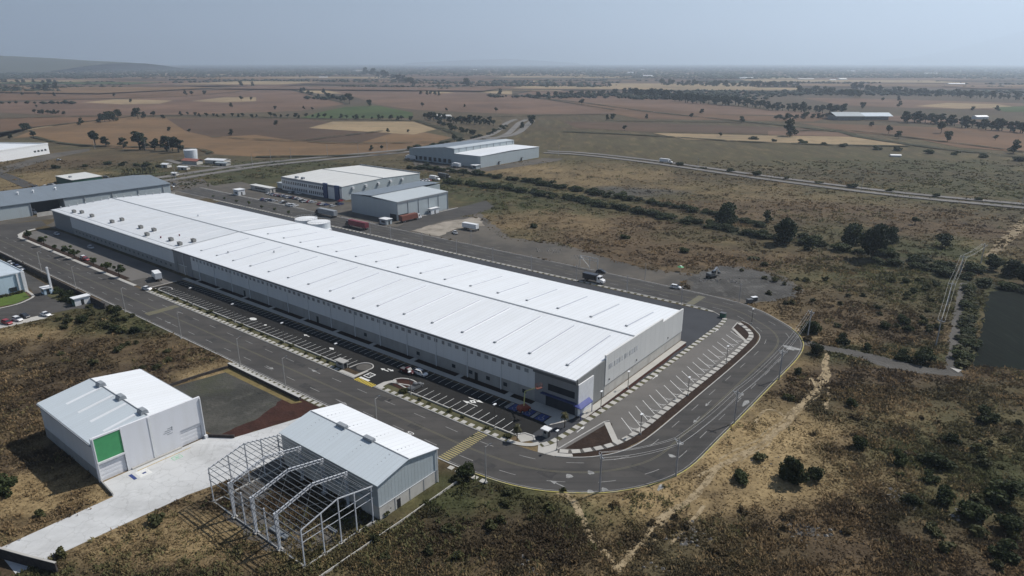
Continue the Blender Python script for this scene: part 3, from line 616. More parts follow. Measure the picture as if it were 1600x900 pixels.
structure('pavement', MB().ribbon([W2(71.6,131.0),W2(65.3,124.3)], 1.5, .13), M['concrete'])
structure('pavement', MB().ribbon([W2(69.5,211.2),W2(62.4,203.3)], 1.0, .13), M['concrete'])
kb = MB()
kb.ribbon([W2(74.4,113.4),W2(72.2,130.8),W2(71.4,131.9)], .25, .2, z0=0); kb.ribbon([W2(69.6,211),W2(70.2,217.4)], .25, .2, z0=0)
structure('kerb', kb, M['kerb'])
# rear pavement between service lane and the rear road
rl = [W2(80.5,222.8), W2(95,223.2), W2(130,223.2), W2(300,222.9), W2(420,222.9)]
structure('pavement', MB().ribbon(resample(rl,6), 1.1, .05), M['verge']); blocks('pavement', rl, 1.0, 2.9, 1.7)
structure('pavement', MB().ribbon([W2(77.9,129.2),W2(77.9,190.6)], 2.0, .12), M['concrete'])
structure('planting_bed', MB().sheet([W2(*p) for p in [(76.9,128),(76.9,190),(75.9,188),(76.3,180),(75.6,172),(76.2,162),(75.9,150),(76.5,140),(76.4,131)]], .03), M['soil_red'])
# the front: wall-side bed, walk, stalls, roadside strip
structure('planting_bed', MB().sheet(st_rect(92,268,126.9,128.95), .035), M['soil'])
structure('pavement', MB().sheet(st_rect(83,270,124.9,126.9), .13), M['concrete'])
pv = MB()
for s in (100,118,136.5,155,173,191,210,228,246,262): pv.sheet(st_rect(s-.9,s+.9,126.85,128.98), .128)
structure('pavement', pv, M['concrete'])
structure('pavement', MB().sheet([W2(*p) for p in [(79.2,128.9),(79.2,127.5),(80.2,124.4),(82.4,120.6),(84.0,121.4),(84.0,124.9),(92,124.9),(92,128.9)]], .126), M['concrete'])
structure('verge', MB().sheet(st_rect(86,131,109.9,111.9), .04), M['verge'])
structure('verge', MB().sheet(st_rect(149,266,109.9,111.9), .04), M['verge'])
structure('verge', MB().sheet(st_rect(86,132,108.6,109.9), .03), M['verge'])
structure('verge', MB().sheet(st_rect(141,267,108.6,109.9), .03), M['verge'])
blocks('pavement', [W2(86,109.3),W2(131.5,109.3)], 1.25, 2.42, 1.35); blocks('pavement', [W2(141,109.3),W2(266.5,109.3)], 1.25, 2.42, 1.5)
cw = MB()
crn = smooth_line([W2(*p) for p in [(79.3,112.8),(80.5,111),(83,109.7),(86,109.2)]], 5); cw.ribbon(crn, 1.3, .14)
cw.sheet([W2(*p) for p in [(130.3,108.7),(132.3,108.7),(132.3,112),(130.8,115),(129.6,114.6),(130.6,112)]], .142)
cw.sheet([W2(*p) for p in [(141,108.7),(147,108.7),(147,110),(142.2,110),(142,114),(141,114)]], .142)
structure('pavement', cw, M['concrete'])
def loop(cs, ct, rs, rt, a0, a1, n=16): return [W2(cs+rs*math.cos(a), ct+rt*math.sin(a)) for a in np.linspace(a0, a1, n)]
il = MB(); il.ribbon([W2(147.5,112.2),W2(147.3,115.2)]+loop(144.4,115.4,2.7,2.4,.25,math.pi-.1)+[W2(141.7,113.5)], .3, .2, z0=0)
il.ribbon([W2(131.0,113)]+loop(126.8,114.8,4.2,2.9,math.pi-.3,-.25)[::1]+[W2(124.5,113.2)], .4, .2, z0=0)
il.ribbon([W2(82.4,120.4),W2(80.0,117.4)], .3, .2, z0=0)
il.ribbon([W2(86.3,112.2),W2(84.6,114.4),W2(82.2,114.6),W2(80.9,113.2)], .4, .2, z0=0)
structure('kerb', il, M['kerb'])
structure('planting_bed', MB().sheet(loop(126.9,114.7,3.9,2.6,0,6.0,20), .05), M['soil_red'])
structure('planting_bed', MB().sheet(loop(144.4,115.2,2.4,2.2,0,6.0,18), .05), M['gravel'])
structure('pavement', MB().sheet([W2(86,112.4),W2(84.5,114.2),W2(82.3,114.4),W2(81.2,113.2),W2(83,110.6)], .06), M['concrete'])
lw = MB(); lw.ribbon([W2(86.4,112),W2(124.3,112)], .3, .42, z0=0); lw.ribbon([W2(148,112),W2(265.5,112)], .3, .42, z0=0)
o = lw.build('low_wall', M['kerb']); tag(o, kind='structure')
lines = MB()
for k in range(16): lines.sheet(st_rect(88.0+2.47*k-.06, 88.0+2.47*k+.06, 112.4, 117.0), Z['mark'])
for k in range(46): lines.sheet(st_rect(149.6+2.5*k-.06, 149.6+2.5*k+.06, 112.4, 117.0), Z['mark'])
for k in range(72): lines.sheet(st_rect(93.4+2.42*k-.06, 93.4+2.42*k+.06, 121.3, 124.8), Z['mark'])
for k in range(20):                                   # slanted lorry bays
    t0 = 130.6+3.86*k
    if t0 > 206: break
    s1 = 63.9 if t0 < 150 else 63.3
    lines.ribbon([W2(s1+6.0, t0+4.7), W2(s1+.2, t0)], .14, Z['mark']+.004)
    lines.ribbon([W2(s1+1.6, t0+1.2), W2(s1+.1, t0+2.6)], .1, Z['mark']+.004)
    lines.ribbon([W2(s1+2.6, t0+2.0), W2(s1+.1, t0+1.6)], .08, Z['mark']+.004)
for s, t, d in [(108,117.9,1)]: pass
arrow(lines, 136.5, 117.6, 1, 3.4, .35, .6, Z['mark']+.004); arrow(lines, 138, 118.6, -1, 2.6, .35, .6, Z['mark']+.004)
arrow(lines, 102.5, 117.6, 1, 5.2, .22, .55, Z['mark']+.004); arrow(lines, 107.6, 119.9, -1, 5.2, .22, .55, Z['mark']+.004)
lines.sheet([W2(103.9,118.7),W2(105.1,118),W2(106.3,118.8),W2(105.2,119.6)], Z['mark']+.004)
lines.sheet([W2(161.5,117.6),W2(163,117.2),W2(164.2,118),W2(162.7,118.5)], Z['mark']+.004)
lines.sheet(loop(205.5,117.3,1.7,.95,0,6.0,14), Z['mark']+.004); lines.sheet(loop(197,116.6,.6,.5,0,6.0,10), Z['mark']+.004)
arrow(lines, 176.5, 119.5, 1, 3, .3, .6, Z['mark']+.004)
arrow(lines, 76.2-1.2, 122.5, 1, 3.6, .18, .4, Z['mark']+.004, 't'); arrow(lines, 73.6, 160, 1, 3.6, .18, .4, Z['mark']+.004, 't'); arrow(lines, 73.2, 205, 1, 3.0, .18, .4, Z['mark']+.004, 't')
# the stop box at the way in
lines.sheet(st_rect(137.6,140.2,111.2,113.9), Z['mark']+.002); lines.sheet(st_rect(136.2,140.2,109.7,110.5), Z['mark']+.002)
tag(lines.build('road_marking', M['paint_white']), kind='structure')
dk = MB(); dk.sheet(st_rect(137.95,139.85,111.5,113.6), Z['mark']+.006); dk.sheet(loop(105.1,118.75,.35,.25,0,6.0,8), Z['mark']+.008)
tag(dk.build('road_marking', M['asphalt_dark']), kind='structure')
tag(text('road_marking', (1,1.5,1), 'ALTO', .8, W(138.9,112.55,Z['mark']+.012), (0,0,TH+math.pi/2*0), M['paint_white'], .003), kind='structure')
ye = MB()
for k in range(10): ye.prism(st_rect(132.7+.78*k, 133.15+.78*k, 107.9, 109.6), .0, .09)
structure('road_marking', ye, M['paint_yellow'])
# disabled bays with the wheelchair symbol
bl = MB(); wc = MB()
for s0 in (84.5, 88.7, 92.9):
    bl.sheet(st_rect(s0, s0+2.6, 121.5, 124.8), Z['mark']+.002)
    cs, ct, z = s0+1.3, 122.9, Z['mark']+.007
    ring = [(cs+.62*math.cos(a), ct-.25+.62*math.sin(a)) for a in np.linspace(1.9, 6.6, 12)]
    wc.ribbon([W2(*p) for p in ring], .16, z); wc.ribbon([W2(cs,ct+1.0),W2(cs,ct+.1),W2(cs-.6,ct+.1),W2(cs-.9,ct-.7)], .17, z+.003)
    wc.sheet(loop(cs,ct+1.25,.2,.2,0,6,8), z); wc.sheet(st_rect(s0+2.9, s0+3.9, 121.5, 124.8), z-.003)
tag(bl.build('road_marking', M['paint_blue']), kind='structure'); tag(wc.build('road_marking', M['paint_worn']), kind='structure')
# left strip of the front car park
structure('planting_bed', MB().sheet([W2(*p) for p in [(288,109.9),(402,109.9),(407,111),(411,113.6),(409.2,115.2),(404,112.8),(400,112.4),(288,112.4)]], .05), M['soil'])
structure('pavement', MB().sheet([W2(*p) for p in [(276,108.6),(404,108.6),(412,110.6),(418,115.6),(420,121),(417.5,121),(415,116),(410.5,112.4),(403,109.8),(276,109.8)]], .13), M['concrete'])
structure('planting_bed', MB().sheet([W2(*p) for p in [(268.5,109.7),(284,109.7),(284,116.5),(276,118),(268.8,117)]], .06), M['gravel'])
kb = MB(); kb.ribbon([W2(268.6,110),W2(268.6,122)], .3, .25, z0=0); kb.ribbon(loop(262,114.2,3.2,2.3,-.6,2.4,12), .3, .2, z0=0); structure('kerb', kb, M['kerb'])
lot('pavement', [(404,127.5),(413,127.5),(424,128),(431,134),(436,142),(414.5,142),(414.5,129),(404,129)], M['yard_dirt'], .05)
# rear yard, its dirt and the works beside the middle factory
lot('yard', [(470,240.6),(260,240.4),(180,240.2),(100,239.6),(79,238.6),(72,241),(64,252),(62,268),(74,282),(92,286),(102,280),(104,262),(128,256),(150,262),(180,270),(205,262),(222,275),(244,290),(262,304),(275,300),(345,272),(430,272),(470,272)], M['yard_dirt'], .01, rg=(2.5,1.1))
lot('gravel_patch', [(97,240),(104,258),(100,281),(82,284),(65,269),(62,256),(70,246),(80,241)], M['gravel_rough'], .03, rg=(2.2,1.8))
lot('parking_lot', [(345,241.6),(422,241.6),(430,246),(430,270.5),(416.5,271.6),(351,271.6),(330,262),(330,241.6)], M['yard_dirt'], .03)
lot('service_lane', [(276,241),(268,244),(272,254),(276,268),(277,330),(260,318),(256,300),(259,270),(256,241)], M['asphalt'], .035)
lot('planting_bed', [(255.5,242),(236,243),(240,262),(232,275),(250,290),(257,268)], mat('limy_dirt', (.29,.26,.22), .95, [((.16,.14,.115), .15, .42, .66, .8)], coord='World'), .03, rg=(2.5,1.1))
kb = MB(); kb.ribbon([W2(470,240.9),W2(346,241.1)], .4, .3, z0=0); kb.ribbon([W2(312,241),W2(280,241)], .4, .3, z0=0); kb.ribbon([W2(276.6,256),W2(276.4,302)], .5, .25, z0=0); structure('kerb', kb, M['kerb'])
# drive, apron and dirt lots on the near side of the road
lot('drive', [(137.2,22),(137,42.3),(144,43),(144,66.2),(138.5,70),(134.3,84.5),(133.4,93.8),(124,93.8),(121.4,81),(123.2,62),(125.4,52),(126.8,27),(127,22)], M['concrete_drive'], .04)
lot('dirt_lot', [(176.2,74.5),(173,90.5),(146,89.4),(141.5,84),(142.5,68),(150,67.2),(175,67.2)], M['lot_dirt'], .02)
lot('dirt_lot', [(143,66.5),(142,78),(146,88.5),(141,93.5),(133.6,93.8),(134.4,84.5),(138.7,70.2)], M['soil_red'], .024, rg=(1.5,.5))
lot('dirt_lot', [(123,62),(121.5,80.5),(120.4,87),(87.5,71),(88,52.5),(119.6,52.5)], M['gravel'], .012, rg=(2.5,1.1))
structure('verge', MB().sheet([W2(*p) for p in [(176,88.2),(142,88.6),(140.5,91),(176,91)]], .03), mat('dry_verge', (.17,.135,.06), .95, [((.1,.075,.04), .5, .42, .66, .8)], coord='World'))
structure('pavement', MB().sheet(st_rect(134,178,91.9,93.4), .05), M['verge']); blocks('pavement', [W2(134.5,92.7),W2(178,92.7)], 1.2, 2.1, 1.3, .12)
blocks('pavement', [W2(79,93.3),W2(90,92.6)], 1.2, 2.1, 1.3, .12)
yl = MB(); yl.sheet(st_rect(142.35,142.6,49.6,61.6), .048); tag(yl.build('road_marking', mat('paint_ochre', (.36,.26,.08), .8)), kind='structure')
gp = MB(); gp.ribbon([W2(141.6,56.6),W2(140.2,56.6),W2(140.2,58.6),W2(141.6,58.6),W2(141.6,56.6)], .22, .048); gp.sheet(st_rect(140.7,141.1,57.2,58), .048)
tag(gp.build('road_marking', mat('paint_green', (.2,.45,.28), .8)), kind='structure')
wb = MB(); wb.sheet(st_rect(139.3,142.2,48.9,51.4), .048); tag(wb.build('road_marking', M['paint_white']), kind='structure')
wb = MB(); wb.sheet(st_rect(139.6,142.3,47.6,48.3), .05); wb.sheet(st_rect(140.3,140.9,49.8,50.6), .053); tag(wb.build('road_marking', M['paint_blue']), kind='structure')
# the estate's side road on the left, the factory's court there
lot('road', [(268,93.5),(254.5,93.5),(262,86),(266,84),(268.2,72),(270,60),(271.5,40),(285,40),(287,60),(287.5,68),(291,74.5),(294,79.5),(303,81.5),(330,84),(372,86),(372,90),(300,87.6),(272,86)], M['asphalt'], .022)
lot('pavement', [(271.2,40),(266.6,40),(265,60),(263.6,73),(265.5,76.5),(268.3,74),(269.9,61)], M['concrete'], .04)
lot('lawn', [(302.6,70.4),(302.8,79),(293.3,77.8),(289.6,72.2),(290.6,66.6),(302,66)], M['lawn'], .05)
kb = MB(); kb.ribbon(smooth_line([W2(*p) for p in [(302.8,80),(294,79.2),(290.6,76.4),(288,71.5),(288.4,62),(289,52)]],5), .9, .14); structure('pavement', kb, M['concrete'])
lot('lawn', [(270,87.2),(296,87.6),(294,84.6),(290,82.6),(280,83),(272,84.6)], M['verge'], .045)
lot('road', [(470,108),(520,112),(600,128),(720,150),(720,160),(600,140),(520,124),(470,118)], M['asphalt'], .026)
lot('yard', [(456,95),(446,95),(444,128),(437,140),(437,214),(456.5,214)], M['yard_dirt'], .008)
lot('yard', [(425,214),(456,214),(520,240),(505,262),(440,242)], M['yard_dirt'], .009)
# highways
def highway(name, px, offs, wd, z=.5, m=None):
    L_ = resample(smooth_line([G(*p)[:2] for p in px], 6), 25)
    for d in offs: structure(name, MB().ribbon(offset(L_, d), wd, z, z0=-.1), m or M['hwy'])
    return L_
M['hwy'] = mat('hwy', (.17,.16,.15), .9, [((.12,.115,.11), .05, .42, .66, .7)], coord='World')
HW1 = highway('highway', [(120,300),(246,281),(330,268),(400,258),(520,246),(640,235),(705,226),(752,218),(778,210),(790,201),(800,192),(812,187)], (-11,7), 8)
highway('road', [(756,217),(795,213),(812,206),(823,196),(832,189)], (0,), 9, .55)
HW2 = highway('highway', [(852,238),(910,241),(1000,251),(1060,259),(1200,279),(1400,304),(1600,323),(1800,342)], (-6,8), 7)
highway('track', [(380,262),(300,259),(262,250)], (0,), 6, .2)
lot('yard', [(650,266),(645,248),(690,244),(745,258),(752,266),(735,270)], M['yard_dirt'], .1, False)
lot('yard', [(748,266),(742,264),(850,247),(880,248),(870,252),(760,268)], M['yard_dirt'], .12, False)
lot('yard', [(0,262),(80,240),(140,232),(140,236),(90,246),(20,266),(0,272)], M['yard_dirt'], .1, False)
highway('road', [(-40,262),(0,272),(30,284),(52,294)], (0,), 9, .12, M['asphalt'])
# tracks and footpaths
TRAILS = [([(1292,552),(1285,590),(1276,612),(1250,636),(1215,669),(1180,696),(1130,723),(1090,743)],.7),([(1290,552),(1282,585),(1270,615),(1246,633),(1208,668),(1168,694),(1122,718)],.5),([(1293,552),(1288,600),(1280,618),(1254,640),(1222,670),(1194,697),(1155,722)],.5),([(1292,552),(1294,600),(1292,640)],1.0),([(1284,600),(1262,618),(1235,655),(1196,690),(1120,735),(1075,785),(1048,800),(1030,832),(990,860),(970,885)],1.2),
 ([(872,768),(890,780),(905,797),(914,825),(925,845),(950,868),(968,895)],1.5),([(905,797),(915,822),(922,838)],.8),([(1128,722),(1090,770),(1066,790)],.9),([(1066,790),(1040,803),(1000,850),(975,880)],1.4),([(1100,790),(1068,830),(1045,850)],.8),
 ([(1225,650),(1200,640),(1180,660)],.8),([(1275,612),(1268,590),(1262,600)],.8),([(1150,470),(1170,520)],.1)]
tm = MB()
for px, wd in TRAILS[:-1]:
    L_ = resample(smooth_line([G(*p)[:2] for p in px], 6), 2.5); tz = .012+.006*TRAILS.index((px,wd))
    L_ = smooth_line([(x+.35*math.sin(i*1.3), y+.3*math.sin(i*.9)) for i,(x,y) in enumerate(L_)], 2)
    n_ = len(L_); Lw = offset(L_, wd/2); Rw = offset(L_, -wd/2)
    vs = [(p[0]+random.uniform(-.2,.2)*wd*.5, p[1]+random.uniform(-.2,.2)*wd*.5, tz) for p in Lw]+[(p[0]+random.uniform(-.2,.2)*wd*.5, p[1]+random.uniform(-.2,.2)*wd*.5, tz) for p in Rw]
    tm.add(vs, [(i, i+n_, i+n_+1, i+1) for i in range(n_-1)])
structure('footpath', tm, M['trail'])
lot('track', [(1250,528),(1290,540),(1340,548),(1400,562),(1440,572),(1500,580),(1505,588),(1440,584),(1390,576),(1330,556),(1280,546),(1252,538)], M['gravel'], .015, False, rg=(1.5,.5))
lot('track', [(1476,578),(1482,540),(1488,500),(1494,460),(1502,440),(1515,440),(1508,470),(1506,520),(1502,580)], M['gravel'], .013, False, rg=(1.5,.5))
lot('track', [(1535,400),(1560,375),(1600,340),(1640,325),(1660,335),(1600,360),(1570,390),(1552,404)], mat('tan_track', (.24,.19,.12), .95, [((.15,.12,.08), .1, .42, .66, .8)], coord='World'), .02, False, rg=(2.5,1.1))
structure('concrete_slab', MB().sheet([G(*p)[:2] for p in [(1484,575),(1503,579),(1497,583)]], .2), M['concrete'])
for px in ([(1222,820),(1240,815),(1262,818),(1275,825),(1272,838),(1250,838),(1232,832)], [(1390,772),(1400,765),(1420,783),(1408,787),(1395,780)], [(1060,828),(1085,820),(1095,835),(1080,850),(1058,845)], [(820,890),(850,886),(845,905),(815,905)]):
    lot('rubble', px, M['gravel'], .018, False, rg=(1.5,.5))
# ------------------------------------------------------------------ buildings (local x = s0 - s, y = t - t0)
def bld(name, label, cat, s0, t0, group=None): return root(name, label, cat, W(s0, t0), TH, group)
def pt(name, mb, m, par, **k): return mb.build(name, m, par, **k)

# the long white warehouse
wh = bld('warehouse', 'very long white warehouse with rows of roof skylights in the middle of the estate', 'warehouse', 79.2, 129.0)
L, Wd, EV, RY, RZ = 334.3, 62.2, 9.8, 31.0, 11.3
b = MB(); b.xprism([(.3,0),(Wd-.3,0),(Wd-.3,EV-.1),(RY,RZ-.1),(.3,EV-.1)], -L+.3, -.35); pt('wall', b, M['wall_white'], wh)
b = MB(); b.box(-189, -13.2, -.05, .3, 3.5, EV-.25); b.box(-311, -203.5, -.05, .3, 3.5, EV-.25); pt('wall', b, M['wall_white'], wh)
b = MB(); b.box(-L, -13.2, .08, .3, 0, 3.5); pt('plinth', b, M['wall_block'], wh)
b = MB(); b.box(-13.2, 0, .02, .3, 0, EV-.3); pt('entrance_facade', b, M['wall_grey'], wh)
b = MB(); b.box(-L, -311, -.06, .3, 0, EV-.25); pt('end_facade', b, M['wall_grey'], wh)
b = MB(); b.box(-203.5, -189, -.02, .3, 4, EV-.25); b.box(-203.5, -201, -.1, -.0, 0, EV-.25); b.box(-193.2,-189,-.1,-.0,0,EV-.25); pt('portal_facade', b, M['wall_grey'], wh)
b = MB(); b.box(-.35, 0, 0, 13.6, 0, EV+.35); b.add([(-.3,0,EV+.35),(0,0,EV+.35),(0,13.6,EV+.35),(-.3,13.6,EV+.35),(-.3,13.6,EV+1.0),(0,13.6,EV+1.0)], [(0,1,5,4),(0,4,3),(1,2,5),(2,3,4,5)]); pt('entrance_facade', b, M['wall_grey_y'], wh)
b = MB(); b.box(-.35, .12, 13.6, 47.5, 3.2, 12.0); b.box(-.35, .12, 47.5, Wd, 3.2, 10.9); pt('parapet_wall', b, M['wall_white_y'], wh)
b = MB(); b.box(-.35, -.04, 13.6, Wd, 0, 3.2); pt('plinth', b, M['wall_block_pale'], wh)
b = MB(); b.box(.0, .3, .15, 7.3, 0, 8.75); pt('entrance_panel', b, M['trim_white'], wh)
b = MB(); b.box(-8.9, -.8, -.08, .02, 4.7, 6.5); pt('window', b, M['glass'], wh)
b = MB(); b.box(-10.8, -.3, -.9, .0, 3.4, 3.7); pt('canopy', b, M['blue_dark'], wh)
b = MB(); b.box(-9.6, -.6, -.05, .02, .1, 3.0); pt('entrance_glazing', b, M['glass'], wh)
b = MB(); b.add([(-.6,-.9,3.3),(1.9,-1.2,3.1),(1.9,4.6,3.1),(.32,5.2,3.5),(.32,.1,3.5),(-.6,-.9,3.1),(1.9,-1.2,2.9),(1.9,4.6,2.9),(.32,5.2,3.3),(.32,.1,3.3)], [(0,1,2,3,4),(9,8,7,6,5),(0,5,6,1),(1,6,7,2),(2,7,8,3),(3,8,9,4),(4,9,5,0)])
b.box(1.7,1.85,-1.0,-.85,0,3.0); b.box(1.7,1.85,4.3,4.45,0,3.0); pt('awning', b, M['blue'], wh)
for nm, x0, x1, mm in (('roof', -202.8, .0, 'roof_white'), ('roof', -L-.2, -203.2, 'roof_aged')):
    e = -.36 if nm == 'roof' and x1 > -1 else x1
    b = MB(); b.xprism([(-.35,EV-.02),(RY,RZ),(RY,RZ+.2),(-.35,EV+.18)], x0, min(x1,-.36)); b.xprism([(RY,RZ),(Wd+.3,EV-.02),(Wd+.3,EV+.18),(RY,RZ+.2)], x0, min(x1,-.36)); pt('roof', b, M[mm], wh)
b = MB(); b.xprism([(RY-.45,RZ+.2),(RY+.45,RZ+.2),(RY+.3,RZ+.34),(RY-.3,RZ+.34)], -L, -.4); pt('ridge_cap', b, M['trim_grey'], wh)
b = MB()
for y0, z0, y1, z1 in ((0,EV+.19,RY,RZ+.21),(RY,RZ+.21,Wd,EV+.19)): b.add([(-203.3,y0,z0+.05),(-202.7,y0,z0+.05),(-202.7,y1,z1+.05),(-203.3,y1,z1+.05)], [(0,1,2,3)])
b.box(-L, -203.4, 2.0, 2.25, EV+.26, EV+.34); pt('roof_joint', b, M['trim_grey'], wh)
b = MB(); b.box(-203, -13.3, -.62, -.36, EV-.35, EV+.02); b.box(-13.3, -.0, -.75, -.36, EV-.85, EV+.0); pt('gutter', b, M['trim_dark'], wh)
b = MB(); b.box(-L, -203.2, -.62, -.36, EV-.35, EV+.02); b.box(-L, -203.2, -.9, -.35, EV+.03, EV+.17); pt('gutter', b, M['trim_grey'], wh)
rz = lambda y: EV+.18+(RZ+.02-EV)*(y if y < RY else Wd-y)/RY
def strip(y0, y1, x, wd, m):
    b = MB(); z0, z1 = rz(y0), rz(y1)
    b.add([(x-wd,y0,z0),(x+wd,y0,z0),(x+wd,y1,z1),(x-wd,y1,z1),(x-wd*.6,y0,z0+.09),(x+wd*.6,y0,z0+.09),(x+wd*.6,y1,z1+.09),(x-wd*.6,y1,z1+.09)],[(4,5,6,7),(0,1,5,4),(1,2,6,5),(2,3,7,6),(3,0,4,7)])
    return pt('skylight', b, m, wh)
for k in range(27):
    x = -(6.7+12.2*k); old = k > 15
    for y0, y1, cap in ((5.8, 27.6, 5.4), (37.4, 54.6, 37.0)):
        o = strip(y0, y1, x, .3 if not old else .16, M['skylight'] if not old else M['skylight_pale'])
        if not old:
            b = MB(); b.box(x-.4, x+.4, cap-.2, cap+.35, rz(cap)-.1, rz(cap)+.32); pt('vent', b, M['trim_grey'], o)
for k in range(63):                                    # clerestory openings under the eaves
    x = -(15.2+2.75*k)
    if x < -188: break
    w_ = 1.35 if k % 4 < 3 else 1.0
    b = MB(); b.box(x-w_, x, -.1, -.05, 7.7, 8.75); pt('window', b, M['louvre'] if k % 5 else M['trim_grey'], wh)
for k, x in enumerate((-16,-22.5,-28.6,-35,-41.5,-56,-80)): b = MB(); b.box(x-1.3, x, .03, .08, 1.3, 2.4); pt('window', b, M['glass'], wh)
for k in range(24):
    x = -(207+4.3*k); b = MB(); b.box(x-1.2, x, .02, .08, 1.5, 2.4); pt('window', b, M['trim_dark'], wh)
for x in (-33,-105,-150): b = MB(); b.box(x-1.1, x, .02, .08, 0, 2.3); pt('door', b, M['door_dark'], wh)
for k in range(15): x = -(24.5+12.2*k); b = MB(); b.tube((x,-.16,0),(x,-.16,EV-.3),.13,n=6); pt('downpipe', b, M['trim_white'], wh)
for k in range(12):
    y = 15.2+1.42*k; b = MB()
    for j in range(2 if k % 3 else 3): b.box(.12, .16, y+.4*j, y+.22+.4*j, 7.4, 8.9)
    pt('window', b, M['trim_white'] if k % 2 else M['window_pale'], wh)
for y in (15.5, 31, 51.5): b = MB(); b.box(.12, .3, y, y+.35, 4.2, 4.6); pt('wall_lamp', b, M['trim_dark'], wh)
for s, t in [(394.8,131.6),(389.3,133.3),(375.7,132.8),(353.4,133.2),(353.3,137.8),(329.6,136.1),(318.8,137.2),(313.7,131.6),(295.6,133.6),(285.3,132.3),(284.8,138.2)]:
    x, y = 79.2-s, t-129+1.4; z = rz(y); b = MB(); b.box(x-1.1, x+1.1, y-.7, y+.7, z+.35, z+1.45)
    b.box(x-1.0,x-.8,y-.6,y+.6,z-.05,z+.35); b.box(x+.8,x+1.0,y-.6,y+.6,z-.05,z+.35); u_ = pt('rooftop_unit', b, M['unit'], wh)
    f = MB(); f.tube((x+.3,y,z+1.45),(x+.3,y,z+1.57),.5,n=10); f.box(x-1.34,x-1.3,y-.6,y+.6,z+.5,z+1.45); pt('fan', f, M['trim_dark'], u_)
for k in range(14):
    y = 4+4.1*k; b = MB(); b.tube((-L+1.2,y,rz(y)-.05),(-L+1.2,y,rz(y)+.9),.3,n=7); b.tube((-L+1.2,y,rz(y)+.9),(-L+1.2,y,rz(y)+1.1),.42,.2,n=7); pt('vent', b, M['galv'], wh)
for s, t in [(300,141),(304,134.5),(256,139),(240,150),(330,166)]:
    x, y = 79.2-s, t-129; b = MB(); b.tube((x,y,rz(y)-.05),(x,y,rz(y)+.8),.3,n=7); pt('vent', b, M['maroon'] if s in (300,304) else M['galv'], wh)

# white factory with a green panel by the drive
gw = bld('green_panel_warehouse', 'white gabled warehouse with a green panel above its roller door', 'warehouse', 144.2, 43.0)
gl, gwd = 30.2, 23.0; ge, gr = 8.9, 10.7; ry = 11.6
b = MB(); b.xprism([(0,0),(gwd,0),(gwd,ge-.1),(ry,gr-.1),(0,ge-.1)], -gl, -.5); pt('wall', b, M['wall_white'], gw)
b = MB(); b.box(-gl+.1,-.6,-.06,0,0,2.6); pt('plinth', b, M['wall_block'], gw)
b = MB(); b.xprism([(-.3,ge),(ry,gr),(ry,gr+.14),(-.3,ge+.14)], -gl-.2, -.5); pt('roof', b, M['roof_shaded_x'], gw)  # greyer than the other slope: its shaded angle is painted in
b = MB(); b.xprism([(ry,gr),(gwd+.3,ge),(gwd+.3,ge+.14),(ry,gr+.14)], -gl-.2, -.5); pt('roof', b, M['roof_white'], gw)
b = MB()
for k in range(4):
    x = -3.4-6.6*k; z0, z1 = ge+.15, gr+.15
    b.add([(x-.5,.1,z0+.02),(x+.5,.1,z0+.02),(x+.5,ry-.4,z1),(x-.5,ry-.4,z1)], [(0,1,2,3)])
pt('skylight', b, M['roof_white'], gw)
for k, x in enumerate((-2.6,-13.4,-24.2)): b = MB(); b.xprism([(ry-.9,gr+.02),(ry+.9,gr+.02),(ry+.7,gr+.85),(ry,gr+1.05),(ry-.7,gr+.85)], x-1.0, x+1.0); b.box(x-1.02,x+1.02,ry-.5,ry+.5,gr+.9,gr+1.06); pt('ridge_vent', b, M['trim_grey'], gw)
b = MB(); b.xprism([(ry-.2,gr+.14),(ry+.2,gr+.14),(ry,gr+.3)], -gl, -.6); pt('ridge_cap', b, M['trim_grey'], gw)
b = MB(); b.box(-gl,-.5,-.55,-.3,ge-.25,ge+.05); b.box(-gl,-.5,gwd+.3,gwd+.55,ge-.25,ge+.05); pt('gutter', b, M['trim_grey'], gw)
b = MB(); b.box(-.5,0,-.35,0,0,10.6); b.box(-.5,0,5.6,17.6,0,10.7); b.box(-.5,0,22.6,gwd+.35,0,10.7); b.box(-.5,0,17.6,22.6,4.2,10.7); b.box(-.5,-.25,0,5.6,4.3,10.6); b.box(-.5,0,0,5.6,10.3,10.65); b.box(-.5,-.2,17.6,22.6,3.5,4.2); pt('front_wall', b, M['wall_plain'], gw)
b = MB(); b.box(-.25,-.12,.15,5.45,4.75,10.25); pt('panel', b, M['green_panel'], gw)
b = MB(); b.box(-.25,.12,-.05,5.7,4.3,4.72); b.box(-.25,.1,-.1,.12,0,10.4); b.box(-.25,.05,5.45,5.65,0,10.4); pt('trim', b, M['trim_white'], gw)
b = MB()
for k in range(9): b.box(-.4,-.33+.03*(k%2),.2,5.4,.02+.475*k,.48+.475*k)
pt('roller_door', b, M['wall_plain'], gw)
b = MB()
for k in range(7): b.box(-.4,-.33+.03*(k%2),17.7,22.5,.02+.5*k,.5+.5*k)
pt('roller_door', b, M['wall_plain'], gw)
b = MB(); b.box(0,.1,11.2,11.75,0,10.5); pt('pilaster', b, M['trim_white'], gw)
b = MB(); b.box(0,.5,6.2,17.2,0,.32); pt('step', b, M['concrete'], gw)
b = MB()
for y, z, dy, dz in ((14.0,5.0,1.6,.14),(14.3,5.45,1.7,.14),(15.0,5.9,1.2,.14),(14.7,4.55,1.3,.12),(15.9,5.2,.18,1.0)): b.box(.0,.03,y,y+dy,z,z+dz)
pt('emblem', b, M['trim_grey'], gw)
b = MB(); b.box(0,.3,gwd+.1,gwd+.28,0,10.4); b.box(.3,.9,gwd-.3,gwd+.4,0,.8); pt('downpipe', b, M['trim_white'], gw)

